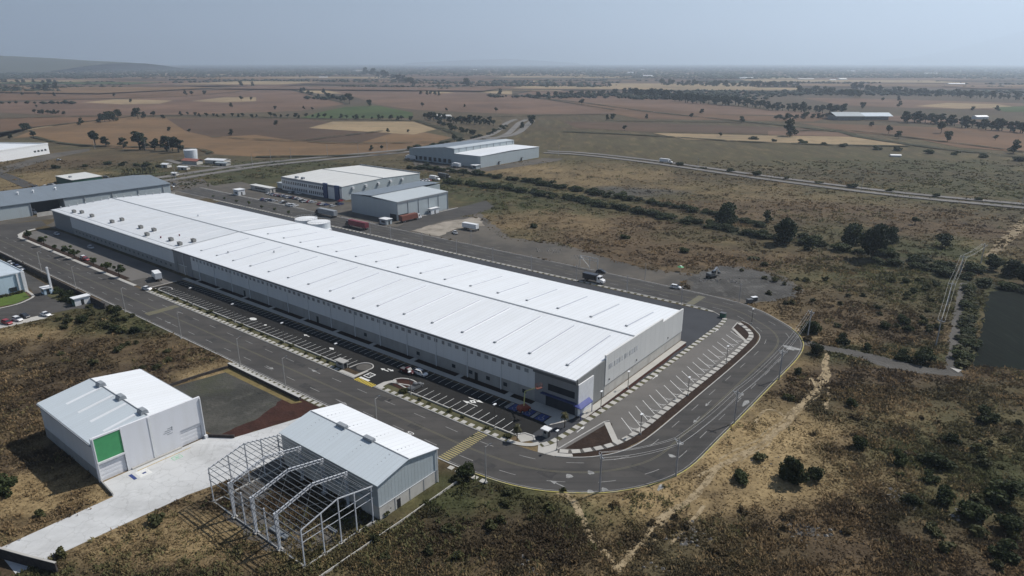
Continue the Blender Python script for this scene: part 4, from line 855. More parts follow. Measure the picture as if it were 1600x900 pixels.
# grey metal warehouse beside the road
yw = bld('metal_warehouse', 'grey metal clad warehouse with pale block base beside the bare steel skeleton', 'warehouse', 87.7, 71.0)
L2, W2d, e2, r2, y2 = 31.5, 16.3, 8.0, 9.7, 8.1
b = MB(); b.xprism([(.1,0),(W2d-.1,0),(W2d-.1,e2-.1),(y2,r2-.1),(.1,e2-.1)], -L2+.1, -.1); pt('wall', b, M['wall_metal_y'], yw)
b = MB(); b.box(-L2,-.1,-.02,.1,2.9,e2-.2); b.box(-L2,-.1,W2d-.1,W2d+.02,2.9,e2-.2); pt('wall', b, M['wall_metal'], yw)
b = MB(); b.box(-L2+.05,.0,-.0,W2d,0,2.9); pt('plinth', b, M['wall_block_pale'], yw)
b = MB(); b.xprism([(-.35,e2-.05),(y2,r2),(y2,r2+.14),(-.35,e2+.1)], -L2-.3, .3); pt('roof', b, M['roof_shaded_x'], yw)  # white roof's shaded slope, the shade put into the sheet colour
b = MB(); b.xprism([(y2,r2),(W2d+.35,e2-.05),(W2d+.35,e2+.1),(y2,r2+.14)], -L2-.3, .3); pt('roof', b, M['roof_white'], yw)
b = MB()
for k in range(4):
    x = -4.2-7.6*k
    for j in range(7):
        y = .6+1.05*j; z = e2+.1+(r2+.04-e2)*y/y2; b.box(x-.12,x+.12,y,y+.3,z-.02,z+.06); b.box(x-.12,x+.12,W2d-y-.3,W2d-y,z-.02,z+.06)
pt('roof_fixing', b, M['trim_grey'], yw)
for x in (-11.6,-20.4): b = MB(); b.xprism([(y2-.6,r2),(y2+.6,r2),(y2+.5,r2+.7),(y2-.5,r2+.7)], x-1.4, x+1.4); pt('ridge_vent', b, M['trim_grey'], yw)
b = MB(); b.xprism([(y2-.2,r2+.13),(y2+.2,r2+.13),(y2,r2+.26)], -L2, .2); pt('ridge_cap', b, M['trim_grey'], yw)
b = MB(); b.box(-.05,.05,4.6,5.5,0,2.1); pt('door', b, M['door_dark'], yw)
b = MB(); b.tube((.18,W2d-.15,0),(.18,W2d-.15,e2-.2),.1,n=6); b.box(.0,.06,.1,W2d-.1,2.86,3.0); pt('trim', b, M['trim_white'], yw)
b = MB()
for y in (4.05,8.1,12.1): b.box(0,.05,y-.08,y+.08,.02,2.85)
pt('joint', b, M['trim_grey'], yw)

# bare steel skeleton
sk = bld('steel_skeleton', 'bare pale steel skeleton of an unroofed shed with trusses and purlins', 'building frame', 88.3, 54.0)
SW, se, sr, sy = 16.2, 8.0, 9.8, 8.1
rzs = lambda y: se+(sr-se)*(y/sy if y < sy else (SW-y)/(SW-sy))
frames = (0,-7.5,-15.1,-22.6,-30.4)
def lattice(name, p, q, dep, m=M['steel_white'], n=12):
    b = MB(); p, q = Vector(p), Vector(q); d = (q-p).normalized(); up = Vector((0,0,1)) if abs(d.z) < .8 else Vector((0,1,0)); up = (up-d*up.dot(d)).normalized()*dep/2
    b.beam(p+up,q+up,.24,.13); b.beam(p-up,q-up,.24,.13); l = (q-p)
    for i in range(n): b.beam(p+l*(i/n)+up*(1 if i % 2 else -1), p+l*((i+1)/n)+up*(-1 if i % 2 else 1), .12, .12)
    return pt(name, b, m, sk)
for k, x in enumerate(frames):
    if k in (0, 4):
        for y in (0,4.3,8.1,11.8,SW-.4):
            b = MB(); b.box(x-.1,x+.1,y-.1,y+.1,0,rzs(y)); o = pt('column', b, M['steel_white'], sk)
            f = MB(); f.box(x-.4,x+.4,y-.4,y+.4,0,.3); pt('footing', f, M['concrete'], o)
        for y0, y1 in ((0,sy),(sy,SW)): b = MB(); b.beam((x,y0,rzs(y0)),(x,y1,rzs(y1)),.15,.2); pt('rafter', b, M['steel_white'], sk)
        b = MB(); b.beam((x,0,6.9),(x,SW,6.9),.07,.1); b.beam((x,0,5.4),(x,SW,5.4),.07,.1); pt('girt', b, M['steel_white'], sk)
    else:
        for y in (0,SW-.4):
            b = MB(); b.add([(x-.16,y-.22,0),(x+.16,y-.22,0),(x+.16,y+.22,0),(x-.16,y+.22,0),(x-.18,y-.42,se+.2),(x+.18,y-.42,se+.2),(x+.18,y+.42,se+.2),(x-.18,y+.42,se+.2)],[(0,1,5,4),(1,2,6,5),(2,3,7,6),(3,0,4,7),(4,5,6,7)]); o = pt('column', b, M['steel_white'], sk)
            f = MB(); f.box(x-.5,x+.5,y-.5,y+.5,0,.35); pt('footing', f, M['concrete'], o)
        lattice('rafter', (x,0,se-.15),(x,sy,sr-.15),.55); lattice('rafter',(x,sy,sr-.15),(x,SW-.4,rzs(SW-.4)-.15),.55)
for x in (-11.3,-18.9): b = MB(); b.box(x-.12,x+.12,-.12,.12,0,se-.6); pt('column', b, M['steel_white'], sk)
for k in range(17):
    y = .1+k*(SW-.5)/16; b = MB(); b.beam((-30.4,y,rzs(y)+.2),(0,y,rzs(y)+.2),.07,.14); pt('purlin', b, M['steel_grey'], sk)
for y in (0,SW-.4):
    for z in (7.1,5.6,): b = MB(); b.beam((-30.4,y-.2,z),(0,y-.2,z),.09,.17); pt('girt', b, M['steel_grey'], sk)
for x in frames[:-1]:
    b = MB(); b.tube((x,0,se),(x-7.5,8.1,sr),.03,n=4); b.tube((x-7.5,0,se),(x,8.1,sr),.03,n=4); b.tube((x,SW-.4,se),(x-7.5,8.1,sr),.03,n=4); b.tube((x-7.5,SW-.4,se),(x,8.1,sr),.03,n=4); pt('tie_rod', b, M['steel_grey'], sk)
b = MB(); b.box(-30,.2,-.15,.15,0,.35); b.box(-.15,.15,0,SW,0,.3); b.box(-30.6,-30.2,0,SW,0,.3); pt('ground_beam', b, M['wall_block'], sk)
b = MB(); b.beam((-30,2,.5),(-24,2.6,.5),.15); b.box(-14,-9,2,3,0,.5); b.box(-6,-3,9,9.6,0,.4)
tag(b.build('steel_bars', M['steel_grey'], None, W(88.3,54.0), TH), 'grey steel bars lying on the floor inside the bare skeleton', 'steel bars')

# white factory with blue towers
mf = bld('blue_tower_factory', 'white roofed factory with blue facade towers and rows of windows', 'factory', 350.0, 272.4)
L3, W3, h3 = 66.0, 70.5, 9.0
b = MB(); b.xprism([(.1,0),(W3-.1,0),(W3-.1,h3),(35,h3+1.2),(.1,h3)], -L3, -.1); pt('wall', b, M['wall_metal_y'], mf)
b = MB(); b.box(-L3,0,-.1,.1,0,h3-1.2); pt('front_wall', b, M['wall_white'], mf)
b = MB(); b.box(-L3,0.05,-.2,.05,h3-1.2,h3+.3); pt('parapet', b, M['trim_grey'], mf)
b = MB(); b.xprism([(0,h3+.02),(35,h3+1.25),(35,h3+1.4),(0,h3+.17)], -L3-.2, .1); b.xprism([(35,h3+1.25),(W3+.2,h3+.02),(W3+.2,h3+.17),(35,h3+1.4)], -L3-.2, .1); pt('roof', b, M['roof_cream'], mf)
b = MB(); b.xprism([(34.5,h3+1.4),(35.5,h3+1.4),(35,h3+1.7)], -L3, 0); b.box(-L3,0,W3-.2,W3+.3,h3,h3+1.0); pt('ridge_cap', b, M['trim_grey'], mf)
for x0, x1, z in ((-6.6,-2.4,h3+.5),(-18.4,-14.6,h3+.9)): b = MB(); b.box(x0,x1,-1.0,.2,0,z); pt('tower', b, M['navy'], mf)
for k in range(24):
    x = -64.8+2.05*k+ (0 if k < 14 else 1.2)
    if any(a-1 < x < c+1 for a, c in ((-6.6,-2.4),(-18.4,-14.6))) or x > -1.4: continue
    for z in (1.2,5.0): b = MB(); b.box(x,x+1.05,-.16,-.1,z,z+1.9); pt('window', b, M['glass'], mf)
for k in range(5): y = 8+11*k; b = MB(); b.box(-.1,1.0,y,y+1.6,6.6,8.0); pt('wall_vent', b, M['trim_white'], mf)
b = MB(); b.box(-L3-9,-L3,2,12,0,3.8); b.box(-L3-9.2,-L3,1.8,12.2,3.8,4.05); pt('annex', b, M['wall_metal'], mf)
for x,y in ((-52,3),(-45,3)): b = MB(); b.box(x-1.2,x+1.2,y-.8,y+.8,h3,h3+1.6); pt('rooftop_unit', b, M['trim_grey'], mf)

an = bld('grey_metal_shed', 'tall grey metal shed with five cladding bays in front of the blue tower factory', 'shed', 278.5, 254.0)
b = MB(); b.box(-21.2,-.1,.1,41.6,0,10.7); b.box(-39.8,-21.2,.3,57,0,10.9); pt('wall', b, M['wall_metal_y'], an)
b = MB(); b.box(-39.8,-.05,-.02,.3,0,10.4); pt('wall', b, M['wall_metal'], an)
b = MB(); b.yprism([(-21.2,11.55),(.25,10.75),(.25,10.95),(-21.2,11.75)], -.2, 41.8); pt('roof', b, M['roof_pale'], an)
b = MB(); b.yprism([(-40,10.9),(-21.3,11.9),(-21.3,12.1),(-40,11.1)], -.1, 57.2); pt('roof', b, M['roof_grey_y'], an)
b = MB(); b.add([(-21.2,41.7,10.6),(-.05,41.7,10.6),(-21.2,41.7,11.5)],[(0,1,2)]); pt('gable', b, M['wall_metal'], an)
b = MB()
for y in (.1,8.3,16.6,24.9,33.2,41.4): b.box(-.1,.12,y-.15,y+.15,0,10.4)
b.box(-.1,.2,0,41.7,9.9,10.6); pt('trim', b, M['trim_grey'], an)
b = MB(); b.box(-.1,.06,.5,8.1,.1,3.4); pt('loading_door', b, M['door_dark'], an)
b = MB(); b.box(-6,-1,-.3,0,0,3.6); pt('loading_door', b, M['door_dark'], an)

# distribution building beyond
db = bld('distribution_building', 'pale blue distribution building with high grey roof and low white front wing', 'warehouse', 372.0, 436.5)
b = MB(); b.box(-30,-.1,.1,85.4,0,9.7); b.xprism([(.1,0),(.2,0),(.2,14),(.1,14)],-30.2,-30); pt('wall', b, M['wall_metal_y'], db)
b = MB(); b.yprism([(-86,0),(-30,0),(-30,13.9),(-40,14.4),(-86,10.1)], .0, 85.5); pt('wall', b, M['wall_metal_y'], db)
b = MB(); b.box(-30,-.02,-.05,.1,0,9.6); pt('wall', b, M['wall_metal'], db)
b = MB(); b.xprism([(0,9.75),(42,10.6),(42,10.8),(0,9.95)],-30,.15); b.xprism([(42,10.6),(85.6,9.75),(85.6,9.95),(42,10.8)],-30,.15); pt('roof', b, M['roof_white'], db)
b = MB(); b.yprism([(-40,14.45),(-29.6,13.95),(-29.6,14.15),(-40,14.65)],-.2,85.7); pt('roof', b, M['roof_pale'], db)
b = MB(); b.yprism([(-86.3,10.15),(-40,14.45),(-40,14.65),(-86.3,10.35)],-.2,85.7); pt('roof', b, M['roof_grey_y'], db)
for k in range(9): y = 6+9.6*k; b = MB(); b.box(-29.98,-29.7,y,y+.5,10.9,13.8); pt('downpipe', b, M['trim_grey'], db)
for y in (24,57): b = MB(); b.box(-.1,.12,y,y+1.6,0,2.6); b.box(.1,1.4,y-.3,y+1.9,2.6,2.9); pt('door', b, M['door_dark'], db)
for k in range(8): x = -34-6*k; b = MB(); b.box(x-3,x,-.5,.02,1.2,4.4); pt('dock_door', b, M['door_dark'], db)
kio = bld('guard_booth', 'small white flat roofed booth against the pale blue distribution building', 'booth', 370.6, 431.0)
b = MB(); b.box(-4,0,-2,3,0,3); pt('wall', b, M['wall_metal'], kio); b = MB(); b.box(-5.4,.5,-3.5,3.5,3.01,3.35); pt('roof', b, M['trim_white'], kio); b = MB(); b.box(-3.5,-.5,-2.06,-2,1,2.4); pt('window', b, M['glass'], kio)

# grey shed across the far end
gs = bld('open_bay_shed', 'long blue-grey roofed shed with a dark open bay behind the white warehouse', 'shed', 457.0, 95.0)
b = MB(); b.yprism([(-55,0),(-.1,0),(-.1,7.9),(-27.5,10.9),(-55,7.9)], 54.6, 119); b.yprism([(-55,0),(-8,0),(-8,8.7),(-27.5,10.9),(-55,7.9)], 37.5, 54.6); b.yprism([(-55,0),(-.1,0),(-.1,7.9),(-27.5,10.9),(-55,7.9)], -8, 37.5); pt('wall', b, M['wall_metal_y'], gs)
b = MB(); b.yprism([(-27.5,10.95),(.5,7.9),(.5,8.1),(-27.5,11.15)], -8.4, 119.4); b.yprism([(-55.5,7.9),(-27.5,10.95),(-27.5,11.15),(-55.5,8.1)], -8.4, 119.4); pt('roof', b, M['roof_grey_y'], gs)
b = MB(); b.box(-8,-.1,37.4,37.6,0,7.9); b.box(-7.98,-7.9,37.6,54.5,0,8.4); b.box(-.15,.12,37.5,54.6,7.2,7.85); pt('shade_lining', b, M['bay_shade'], gs)  # dark sheets paint the shade inside the open bay
b = MB(); b.box(.0,.2,-8,37.4,7.0,7.3); b.box(0,.2,54.7,119,7.0,7.3)
for y in (-8,8,20,37.2,54.8,66,82,98,114): b.box(0,.25,y-.2,y+.2,0,7.9)
pt('trim', b, M['trim_grey'], gs)
for y in (2,8,38,46,58): b = MB(); b.tube((-20,y,9.6),(-20,y,11.6),.5,n=8); b.tube((-20,y,11.6),(-20,y,12),.8,.3,n=8); pt('vent', b, M['trim_white'], gs)
b = MB(); b.box(.3,.55,38,119,0,2.4); b.box(-40,-39,119.5,128,0,3); 
wl_ = b.build('boundary_wall', M['wall_block_pale'], None, W(452.5,95), TH); tag(wl_, 'pale block wall between the blue-grey shed and the white warehouse', 'wall')

ds = bld('green_shed', 'low dark green shed with pale flat roof behind the long blue-grey shed', 'shed', 545.0, 186.4)
b = MB(); b.box(-30,0,0,20.2,0,4.8); pt('wall', b, M['green_dark'], ds); b = MB(); b.add([(-30.4,-.3,4.82),(.4,-.3,4.82),(.4,20.5,5.2),(-30.4,20.5,5.2),(-30.4,-.3,5.05),(.4,-.3,5.05),(.4,20.5,5.43),(-30.4,20.5,5.43)],[(4,5,6,7),(0,1,5,4),(1,2,6,5),(2,3,7,6),(3,0,4,7),(3,2,1,0)]); pt('roof', b, M['roof_cream'], ds)
b = MB(); b.box(-14,-12,3,4.5,5,6.2); pt('rooftop_unit', b, M['trim_grey'], ds); b = MB(); b.box(.4,4,10,20,2.4,2.6); b.box(.3,.5,10,20,0,2.5); pt('canopy', b, M['trim_white'], ds)

# white warehouse at the far left
p0, p1 = Vector(G(-40,260)), Vector(G(78,240)); dv = (p1-p0); ang = math.atan2(dv.y, dv.x)
fw = root('dock_warehouse', 'bright white warehouse with small dark dock windows cut by the picture edge', 'warehouse', (p1.x,p1.y,0), ang)
lw_ = dv.length
b = MB(); b.box(-lw_,0,0,95,0,9.2); pt('wall', b, M['trim_white'], fw); b = MB(); b.box(-lw_-.2,.2,-.2,.4,9.2,10.4); b.box(-.4,.2,.4,95,9.2,10.4); pt('parapet', b, M['trim_white'], fw)
b = MB(); b.yprism([(-lw_,9.3),(0,9.3),(0,9.4),(-lw_/2,10.6),(-lw_,9.4)],.4,95); pt('roof', b, M['roof_white'], fw)
for k in range(4): b = MB(); b.box(-6-4.4*k,-3.4-4.4*k,-.12,0,3.4,5.0); pt('dock_door', b, M['door_dark'], fw)
for k in range(4): b = MB(); b.box(-75-5*k,-72-5*k,-.12,0,3.4,5.0); pt('dock_door', b, M['door_dark'], fw)

# pale blue factory at the left edge
bf = bld('pale_blue_factory', 'pale blue walled factory with flat whitish roof beside the lawn', 'factory', 303.0, 46.0)
b = MB(); b.box(-33,-.1,0,34,0,7.6); pt('wall', b, M['wall_sky'], bf); b = MB(); b.box(-33.3,.15,-.2,34.2,7.6,8.0); b.box(-33.3,.15,33.9,34.25,8,8.3); pt('roof', b, M['roof_sky'], bf)
b = MB(); b.box(-.1,.5,33.2,34.4,0,8.2); b.box(-.1,.35,31.6,32.2,0,7.6); pt('pilaster', b, M['trim_white'], bf)
b = MB(); b.box(-.1,.1,28.6,31,1.0,2.6); pt('window', b, M['glass'], bf); b = MB(); b.box(-.1,.1,19.5,22,1.0,2.6); pt('window', b, M['glass'], bf); b = MB(); b.box(-.1,.1,24.6,25.6,4.6,5.0); pt('vent', b, M['trim_grey'], bf)
for x,y,mm in ((-7,24,'unit'),(-14,28,'unit'),(-12,18,'maroon'),(-24,20,'maroon'),(-5,14,'trim_grey')): b = MB(); b.box(x-1,x+1,y-.8,y+.8,8,9.1); pt('rooftop_unit', b, M[mm], bf)
b = MB(); b.box(-33,0,34.01,34.1,0,7.6); pt('front_wall', b, M['wall_sky'], bf)

# far farm building with a pale roof, houses and roofs beyond
fb = root('farm_shed', 'far pale roofed farm shed among dark trees on the plain', 'shed', G(1350,188), 0)
b = MB(); b.box(-42,-4,0,34,0,6.5); b.box(3,42,8,30,0,6); pt('wall', b, M['wall_block'], fb)
b = MB(); b.xprism([(-3,6),(17,11),(37,6.2),(37,6.6),(17,11.5),(-3,6.4)],-46,-1); pt('roof', b, M['roof_grey'], fb); b = MB(); b.xprism([(4,5.5),(19,10),(33,6),(33,6.4),(19,10.5),(4,5.9)],1,47); pt('roof', b, M['roof_sky'], fb)
HOUSES = [(1318,126,46,22,'trim_white'),(1302,126.5,30,14,'wall_block_pale'),(1012,120,60,20,'trim_white'),(1018,120.5,30,12,'wall_block_pale'),(985,114.5,50,20,'trim_white'),(1005,110,60,20,'wall_block_pale'),(1260,125,90,14,'wall_block_pale'),(1170,122.5,110,12,'trim_white'),(1495,133,60,14,'wall_block_pale'),(690,186,26,12,'wall_block_pale'),(505,122,50,14,'trim_white'),(495,107,90,20,'trim_white'),(740,110,80,20,'trim_white'),(1455,116,90,18,'trim_white'),(1330,112,90,18,'wall_block_pale'),(560,111,90,18,'wall_block_pale'),(1535,186,22,10,'trim_white'),(1400,245,9,4,'trim_white')]
hp = None
for k, (u,v,lx,ly,mm) in enumerate(HOUSES):
    x,y,_ = G(u,v); h = root('far_house', 'tiny pale building scattered far out on the hazy plain', 'house', (x,y,0), random.uniform(-.4,.4), 'tiny buildings far out on the plain')
    b = MB(); b.box(-lx/2,lx/2,0,ly,0,ly*.35); pt('wall', b, M[mm], h); b = MB(); b.xprism([(-.5,ly*.35),(ly/2,ly*.55),(ly+.5,ly*.35)],-lx/2-.5,lx/2+.5); pt('roof', b, M['trim_white'] if k % 3 else M['roof_cream'], h)
# tanks
def tank(label, loc, r, h, cone=.5, grp=None):
    t = root('water_tank', label, 'tank', loc, 0, grp); b = MB(); b.tube((0,0,0),(0,0,h),r,r,28); pt('shell', b, M['tank_white'], t, smooth=False)
    b = MB(); b.tube((0,0,h),(0,0,h+cone),r*1.01,.3,28); pt('cover', b, M['trim_white'], t); b = MB()
    for k in range(28): a = k*2*math.pi/28; a2 = (k+1)*2*math.pi/28; b.beam((r*math.cos(a),r*math.sin(a),h+cone*.2+.8),(r*math.cos(a2),r*math.sin(a2),h+cone*.2+.8),.06); b.beam((r*math.cos(a),r*math.sin(a),h-.1),(r*math.cos(a),r*math.sin(a),h+cone*.2+.8),.05)
    pt('railing', b, M['galv'], t); b = MB(); b.beam((r+.25,-.25,0),(r+.25,-.25,h),.06); b.beam((r+.25,.25,0),(r+.25,.25,h),.06)
    for k in range(int(h/.5)): b.beam((r+.25,-.25,.4+.5*k),(r+.25,.25,.4+.5*k),.05)
    pt('ladder', b, M['galv'], t); return t
tank('round white water tank behind the warehouse, farther from the camera', W(299.5,208.3), 5.8, 6.8); tank('round white water tank behind the warehouse, nearer the red lorry', W(287.5,207.4), 5.8, 6.8)
x,y,_ = G(299.5,250); ft = tank('tapered white tank standing alone above a red tiled roof by the dark trees', (x,y,0), 5.3, 9.4, .5)
for k in KIDS[ft.session_uid]:
    if k.name.startswith('shell'):
        for v in k.data.vertices: v.co.x *= 1+.012*v.co.z; v.co.y *= 1+.012*v.co.z
b = MB(); b.box(176,0,0,0,0,0) if False else None
tk = bld('pump_house', 'flat white roofed pump house beside the round water tanks', 'pump house', 281, 205); b = MB(); b.box(-9,0,0,5,0,3.2); pt('wall', b, M['wall_white'], tk); b = MB(); b.box(-9.3,.3,-.3,5.3,3.21,3.5); pt('roof', b, M['trim_white'], tk)
rr = root('tiled_house', 'low house with red tiled roof below the lone white tank', 'house', G(298,257), -.35)
b = MB(); b.box(-9,7,0,7,0,3); pt('wall', b, M['wall_block_pale'], rr); b = MB(); b.xprism([(-.8,3),(3.5,4.6),(7.8,3),(7.8,3.2),(3.5,4.8),(-.8,3.2)],-9.8,7.8); pt('roof', b, M['tile_red'], rr)
for k,(u,v,lab,lx,ly,hh) in enumerate([(335,256,'long pale roofed farmhouse by the highway among bushes',20,9,4),(345,259,'low grey outhouse in front of the pale farmhouse',11,6,3),(257,262,'small white shed with dark porch beside the palm row',6,5,3.5),(285,265.5,'small pale canopy beside the dark bushes by the highway',9,4,3),(272,275,'small white kiosk at the highway verge',4.5,3,2.8)]):
    h = root('farmhouse', lab, 'house', G(u,v), -.3); b = MB(); b.box(-lx/2,lx/2,0,ly,0,hh*.75); pt('wall', b, M['wall_block_pale' if k != 1 else 'wall_block'], h); b = MB(); b.xprism([(-.5,hh*.75),(ly/2,hh),(ly+.5,hh*.75),(ly+.5,hh*.8),(ly/2,hh*1.06),(-.5,hh*.8)],-lx/2-.5,lx/2+.5); pt('roof', b, M['trim_white' if k != 1 else 'roof_grey'], h)
    b = MB(); b.box(-1,1,-.06,0,0,hh*.55); pt('door', b, M['door_dark'], h)
# small buildings of the estate
def booth(label, s, t, lx, ly, h, wm, rm, rz=0, name='guard_booth', cat='booth'):
    g = root(name, label, cat, W(s,t), TH+rz); b = MB(); b.box(-lx/2,lx/2,-ly/2,ly/2,0,h); pt('wall', b, M[wm], g); b = MB(); b.box(-lx/2-.35,lx/2+.35,-ly/2-.35,ly/2+.35,h+.01,h+.25); pt('roof', b, M[rm], g)
    b = MB(); b.box(-lx/2-.04,-lx/2,-ly/4,ly/4,1,2.1); b.box(-lx/4,lx/4,-ly/2-.04,-ly/2,1,2.1); pt('window', b, M['glass'], g); b = MB(); b.box(lx/2,lx/2+.04,-.5,.5,.05,2.1); pt('door', b, M['door_dark'], g); return g
booth('small grey booth on the verge beside the yellow ramp', 149.6, 111.3, 3.4, 1.5, 1.9, 'wall_block', 'wall_block')
booth('small white roofed booth at the corner of the front car park', 79.8, 116.4, 1.5, 1.1, 2.0, 'wall_block', 'trim_white')
booth('white roofed gatehouse in front of the tall grey metal shed', 278.8, 245.2, 5.6, 4, 2.9, 'wall_metal', 'trim_white', name='gatehouse', cat='gatehouse')
booth('small white hut against the cladding of the tall grey metal shed', 276.6, 281, 2.2, 6.5, 3.2, 'trim_white', 'trim_white', name='site_hut', cat='hut')
g = booth('white cabin with dark green end at the side road junction', 269.8, 87.0, 2.6, 5.2, 2.8, 'trim_white', 'trim_white', name='road_cabin', cat='cabin'); b = MB(); b.box(-1.4,1.4,-2.72,-2.62,0,2.7); pt('end_panel', b, M['green_dark'], g)
booth('pale canopy roofed booth beside the white sign tower', 293.5, 83.7, 3.4, 2.6, 2.4, 'wall_sky', 'trim_white'); booth('long white roofed hut at the corner of the factory car park', 424, 262, 24, 4, 3, 'wall_block_pale', 'roof_cream', name='site_hut', cat='hut')
booth('white box cabin at the near corner of the factory car park', 423, 243.5, 6, 5, 3.6, 'trim_white', 'trim_white', name='site_hut', cat='hut')
py = root('sign_tower', 'slender white sign tower beside the dark roadside wall', 'sign tower', W(292.4,85.2), TH); b = MB(); b.box(-.45,.45,-.3,.3,0,10.5); pt('shaft', b, M['trim_white'], py); b = MB(); b.box(-.9,.9,-.8,.8,0,1.2); pt('base', b, M['wall_sky'], py)
# walls and fences
def wall_thing(label, pts, wd, h, m, name='boundary_wall', cap=None):
    o = root(name, label, 'wall', (*pts[0], 0)); P = [(p[0]-pts[0][0], p[1]-pts[0][1]) for p in pts]
    pt('wall_body', MB().ribbon(P, wd, h, z0=-.1), m, o)
    if cap: pt('coping', MB().ribbon(P, wd+.1, h+.1, z0=h-.02), cap, o)
    return o
wall_thing('dark faced wall with pale coping across the bottom left corner', [W2(139,20.2),W2(134.5,21.6),W2(128,24),W2(121.4,26.6)], .3, 2.3, M['stone_dark'], cap=M['concrete'])  # dark face and pale top carry shade and sunlight in their colours
wall_thing('dark stone wall along the roadside near the grey gravel lot', [W2(176.5,91.2),W2(141.8,91.2)], .7, 1.0, M['stone_dark'], cap=M['kerb'])
wall_thing('dark roadside wall in front of the pale blue factory', [W2(400,91),W2(300,90.4),W2(257,90)], .45, 2.2, M['stone_dark'])  # dark colour paints in the shade on the side seen
wall_thing('low pale kerb wall running beside the metal warehouse end', [W2(84.2,50),W2(84.0,75),W2(84.2,91.5)], .12, .5, M['wall_block_pale'], 'low_boundary_wall')
wall_thing('low rubble wall between the dry field and the grey gravel lot', [W2(177.2,72),W2(176.6,82),W2(175.4,90.4)], .4, .8, M['stone_dark'], 'rubble_wall')
wall_thing('low retaining wall along the left of the concrete drive', [W2(137.4,42.4),W2(144.2,42.9)], .25, .7, M['wall_block'], 'retaining_wall')
wall_thing('low stone wall behind the white panel warehouse', [W2(143.6,66.6),W2(138.3,70.2)], .3, .8, M['stone_dark'], 'rubble_wall')
fe = root('gate_frame_rack', 'grey open post and beam frame by the rear road', 'post frame', G(906,416), TH); b = MB()
for x in (0,5,9): b.box(x-.1,x+.1,-.1,.1,0,5)
for x in (0,5,9): pass
pt('post', b, M['galv'], fe); b = MB(); b.beam((0,0,5),(9,0,5),.2); b.beam((0,0,3.8),(9,0,3.8),.12); b.beam((0,0,4.8),(5,0,.5),.12); pt('beam', b, M['galv'], fe)
ut = root('transformer_box', 'dark green utility box at the corner of the rear pavement', 'utility box', W(76.2,219.6), TH); b = MB(); b.box(-.9,.9,-.7,.7,0,1.6); pt('cabinet', b, M['green_dark'], ut); b = MB(); b.box(-1.0,1.0,-.8,.8,1.6,1.75); pt('cover', b, M['trim_dark'], ut)
# ------------------------------------------------------------------ poles and wires
def protos_hide(o): pass
def lamp_proto():
    r = root('street_lamp', 'x', 'street lamp', (0,0,0)); b = MB(); b.tube((0,0,0),(0,0,9),.14,.08,8); pt('pole', b, M['pole_pale'], r)
    b = MB(); b.tube((0,0,8.8),(0,1.1,9.1),.05,.04,5); pt('arm', b, M['pole_pale'], r); b = MB(); b.box(-.14,.14,.9,1.6,9.04,9.18); pt('lamp_head', b, M['trim_dark'], r); b = MB(); b.box(-.3,.3,-.3,.3,0,.4); pt('base', b, M['concrete'], r); return r
lp = lamp_proto(); first = [True]
def put(proto, loc, rz, label, group=None, scale=None):
    if proto.get('used') is None:
        proto['used'] = 1; proto.location = loc; proto.rotation_euler = (0,0,rz); proto['label'] = label
        if group: proto['group'] = group
        if scale: proto.scale = scale
        return proto
    o = copy_tree(proto, loc, rz, scale, label, group); return o
for s, lab in [(326.8,'tall pale street lamp by the road bend, farthest up the near kerb'),(291.2,'tall pale street lamp beside the white sign tower'),(248.1,'tall pale street lamp where the side road meets the near kerb'),(208.1,'tall pale street lamp at the edge of the overgrown dry lot'),(173.6,'tall pale street lamp at the end of the dark stone wall'),(151.1,'tall pale street lamp at the far end of the dark stone wall'),(113.5,'tall pale street lamp rising behind the metal warehouse roof'),(79.2,'tall pale street lamp beside the yellow road hatching')]:
    put(lp, W(s,93.1), TH+(0 if s != 79.2 else -.3), lab, 'street lamps along the near kerb of the front road')
def lot_lamp():
    r = root('car_park_lamp', 'x', 'lamp post', (0,0,0)); b = MB(); b.tube((0,0,0),(0,0,6.8),.1,.07,6); pt('pole', b, M['pole_dark'], r); b = MB(); b.box(-.25,.25,-.45,.45,6.8,6.95); pt('lamp_head', b, M['trim_white'], r); b = MB(); b.tube((0,0,0),(0,0,.6),.25,n=8); pt('base', b, M['concrete'], r); return r
ll = lot_lamp()
NTH = ['first','second','third','fourth','fifth','sixth','seventh','eighth','ninth']
for k,s in enumerate((91.6,120.9,151.8,178.6,207.2,235.4)): put(ll, W(s,111.4), TH, f'{NTH[k]} dark car park lamp counted from the near corner of the long warehouse front', 'dark lamps along the front car park')
for k,(s,t) in enumerate(((62.4,131.1),(61.6,156.8),(61.1,183.3),(66,219.4))): put(ll, W(s,t), TH, f'{NTH[k]} dark lamp counted from the soil triangle along the slanted lorry bays', 'dark lamps along the lorry bays', (1,1,.8))
for k,(s,t,lab) in enumerate(((76.3,136,'dark lamp on the blue-grey lane beside the entrance awning'),(76.4,150.7,'dark lamp at the red soil strip beside the white end wall'),(74.4,113,'slim dark lamp at the concrete entry of the lorry yard'))): put(ll, W(s,t), TH, lab, None, (1,1,.75))
def slim_pole():
    r = root('utility_pole', 'x', 'utility pole', (0,0,0)); b = MB(); b.tube((0,0,0),(0,0,7.2),.12,.08,6); pt('pole', b, M['pole'], r); b = MB(); b.beam((-.6,0,6.9),(.6,0,6.9),.08); pt('arm', b, M['pole'], r); return r
sp = slim_pole()
for k,s in enumerate((93.1,115.7,139,161.9,183.2,205.1,227.6,249.8,265.3)): put(sp, W(s,222.4), TH, f'{NTH[k]} slim grey pole on the dashed rear pavement counted from the rear corner', 'slim poles along the rear pavement')
for s,t,lab in ((212.1,240.8,'slim grey pole at the dirt yard edge near the white pickup'),(117.6,241.2,'slim grey pole across the rear road from the dump truck'),(77.4,238.9,'slim grey pole beside the waste bins at the rear bend')): put(sp, W(s,t), TH, lab)
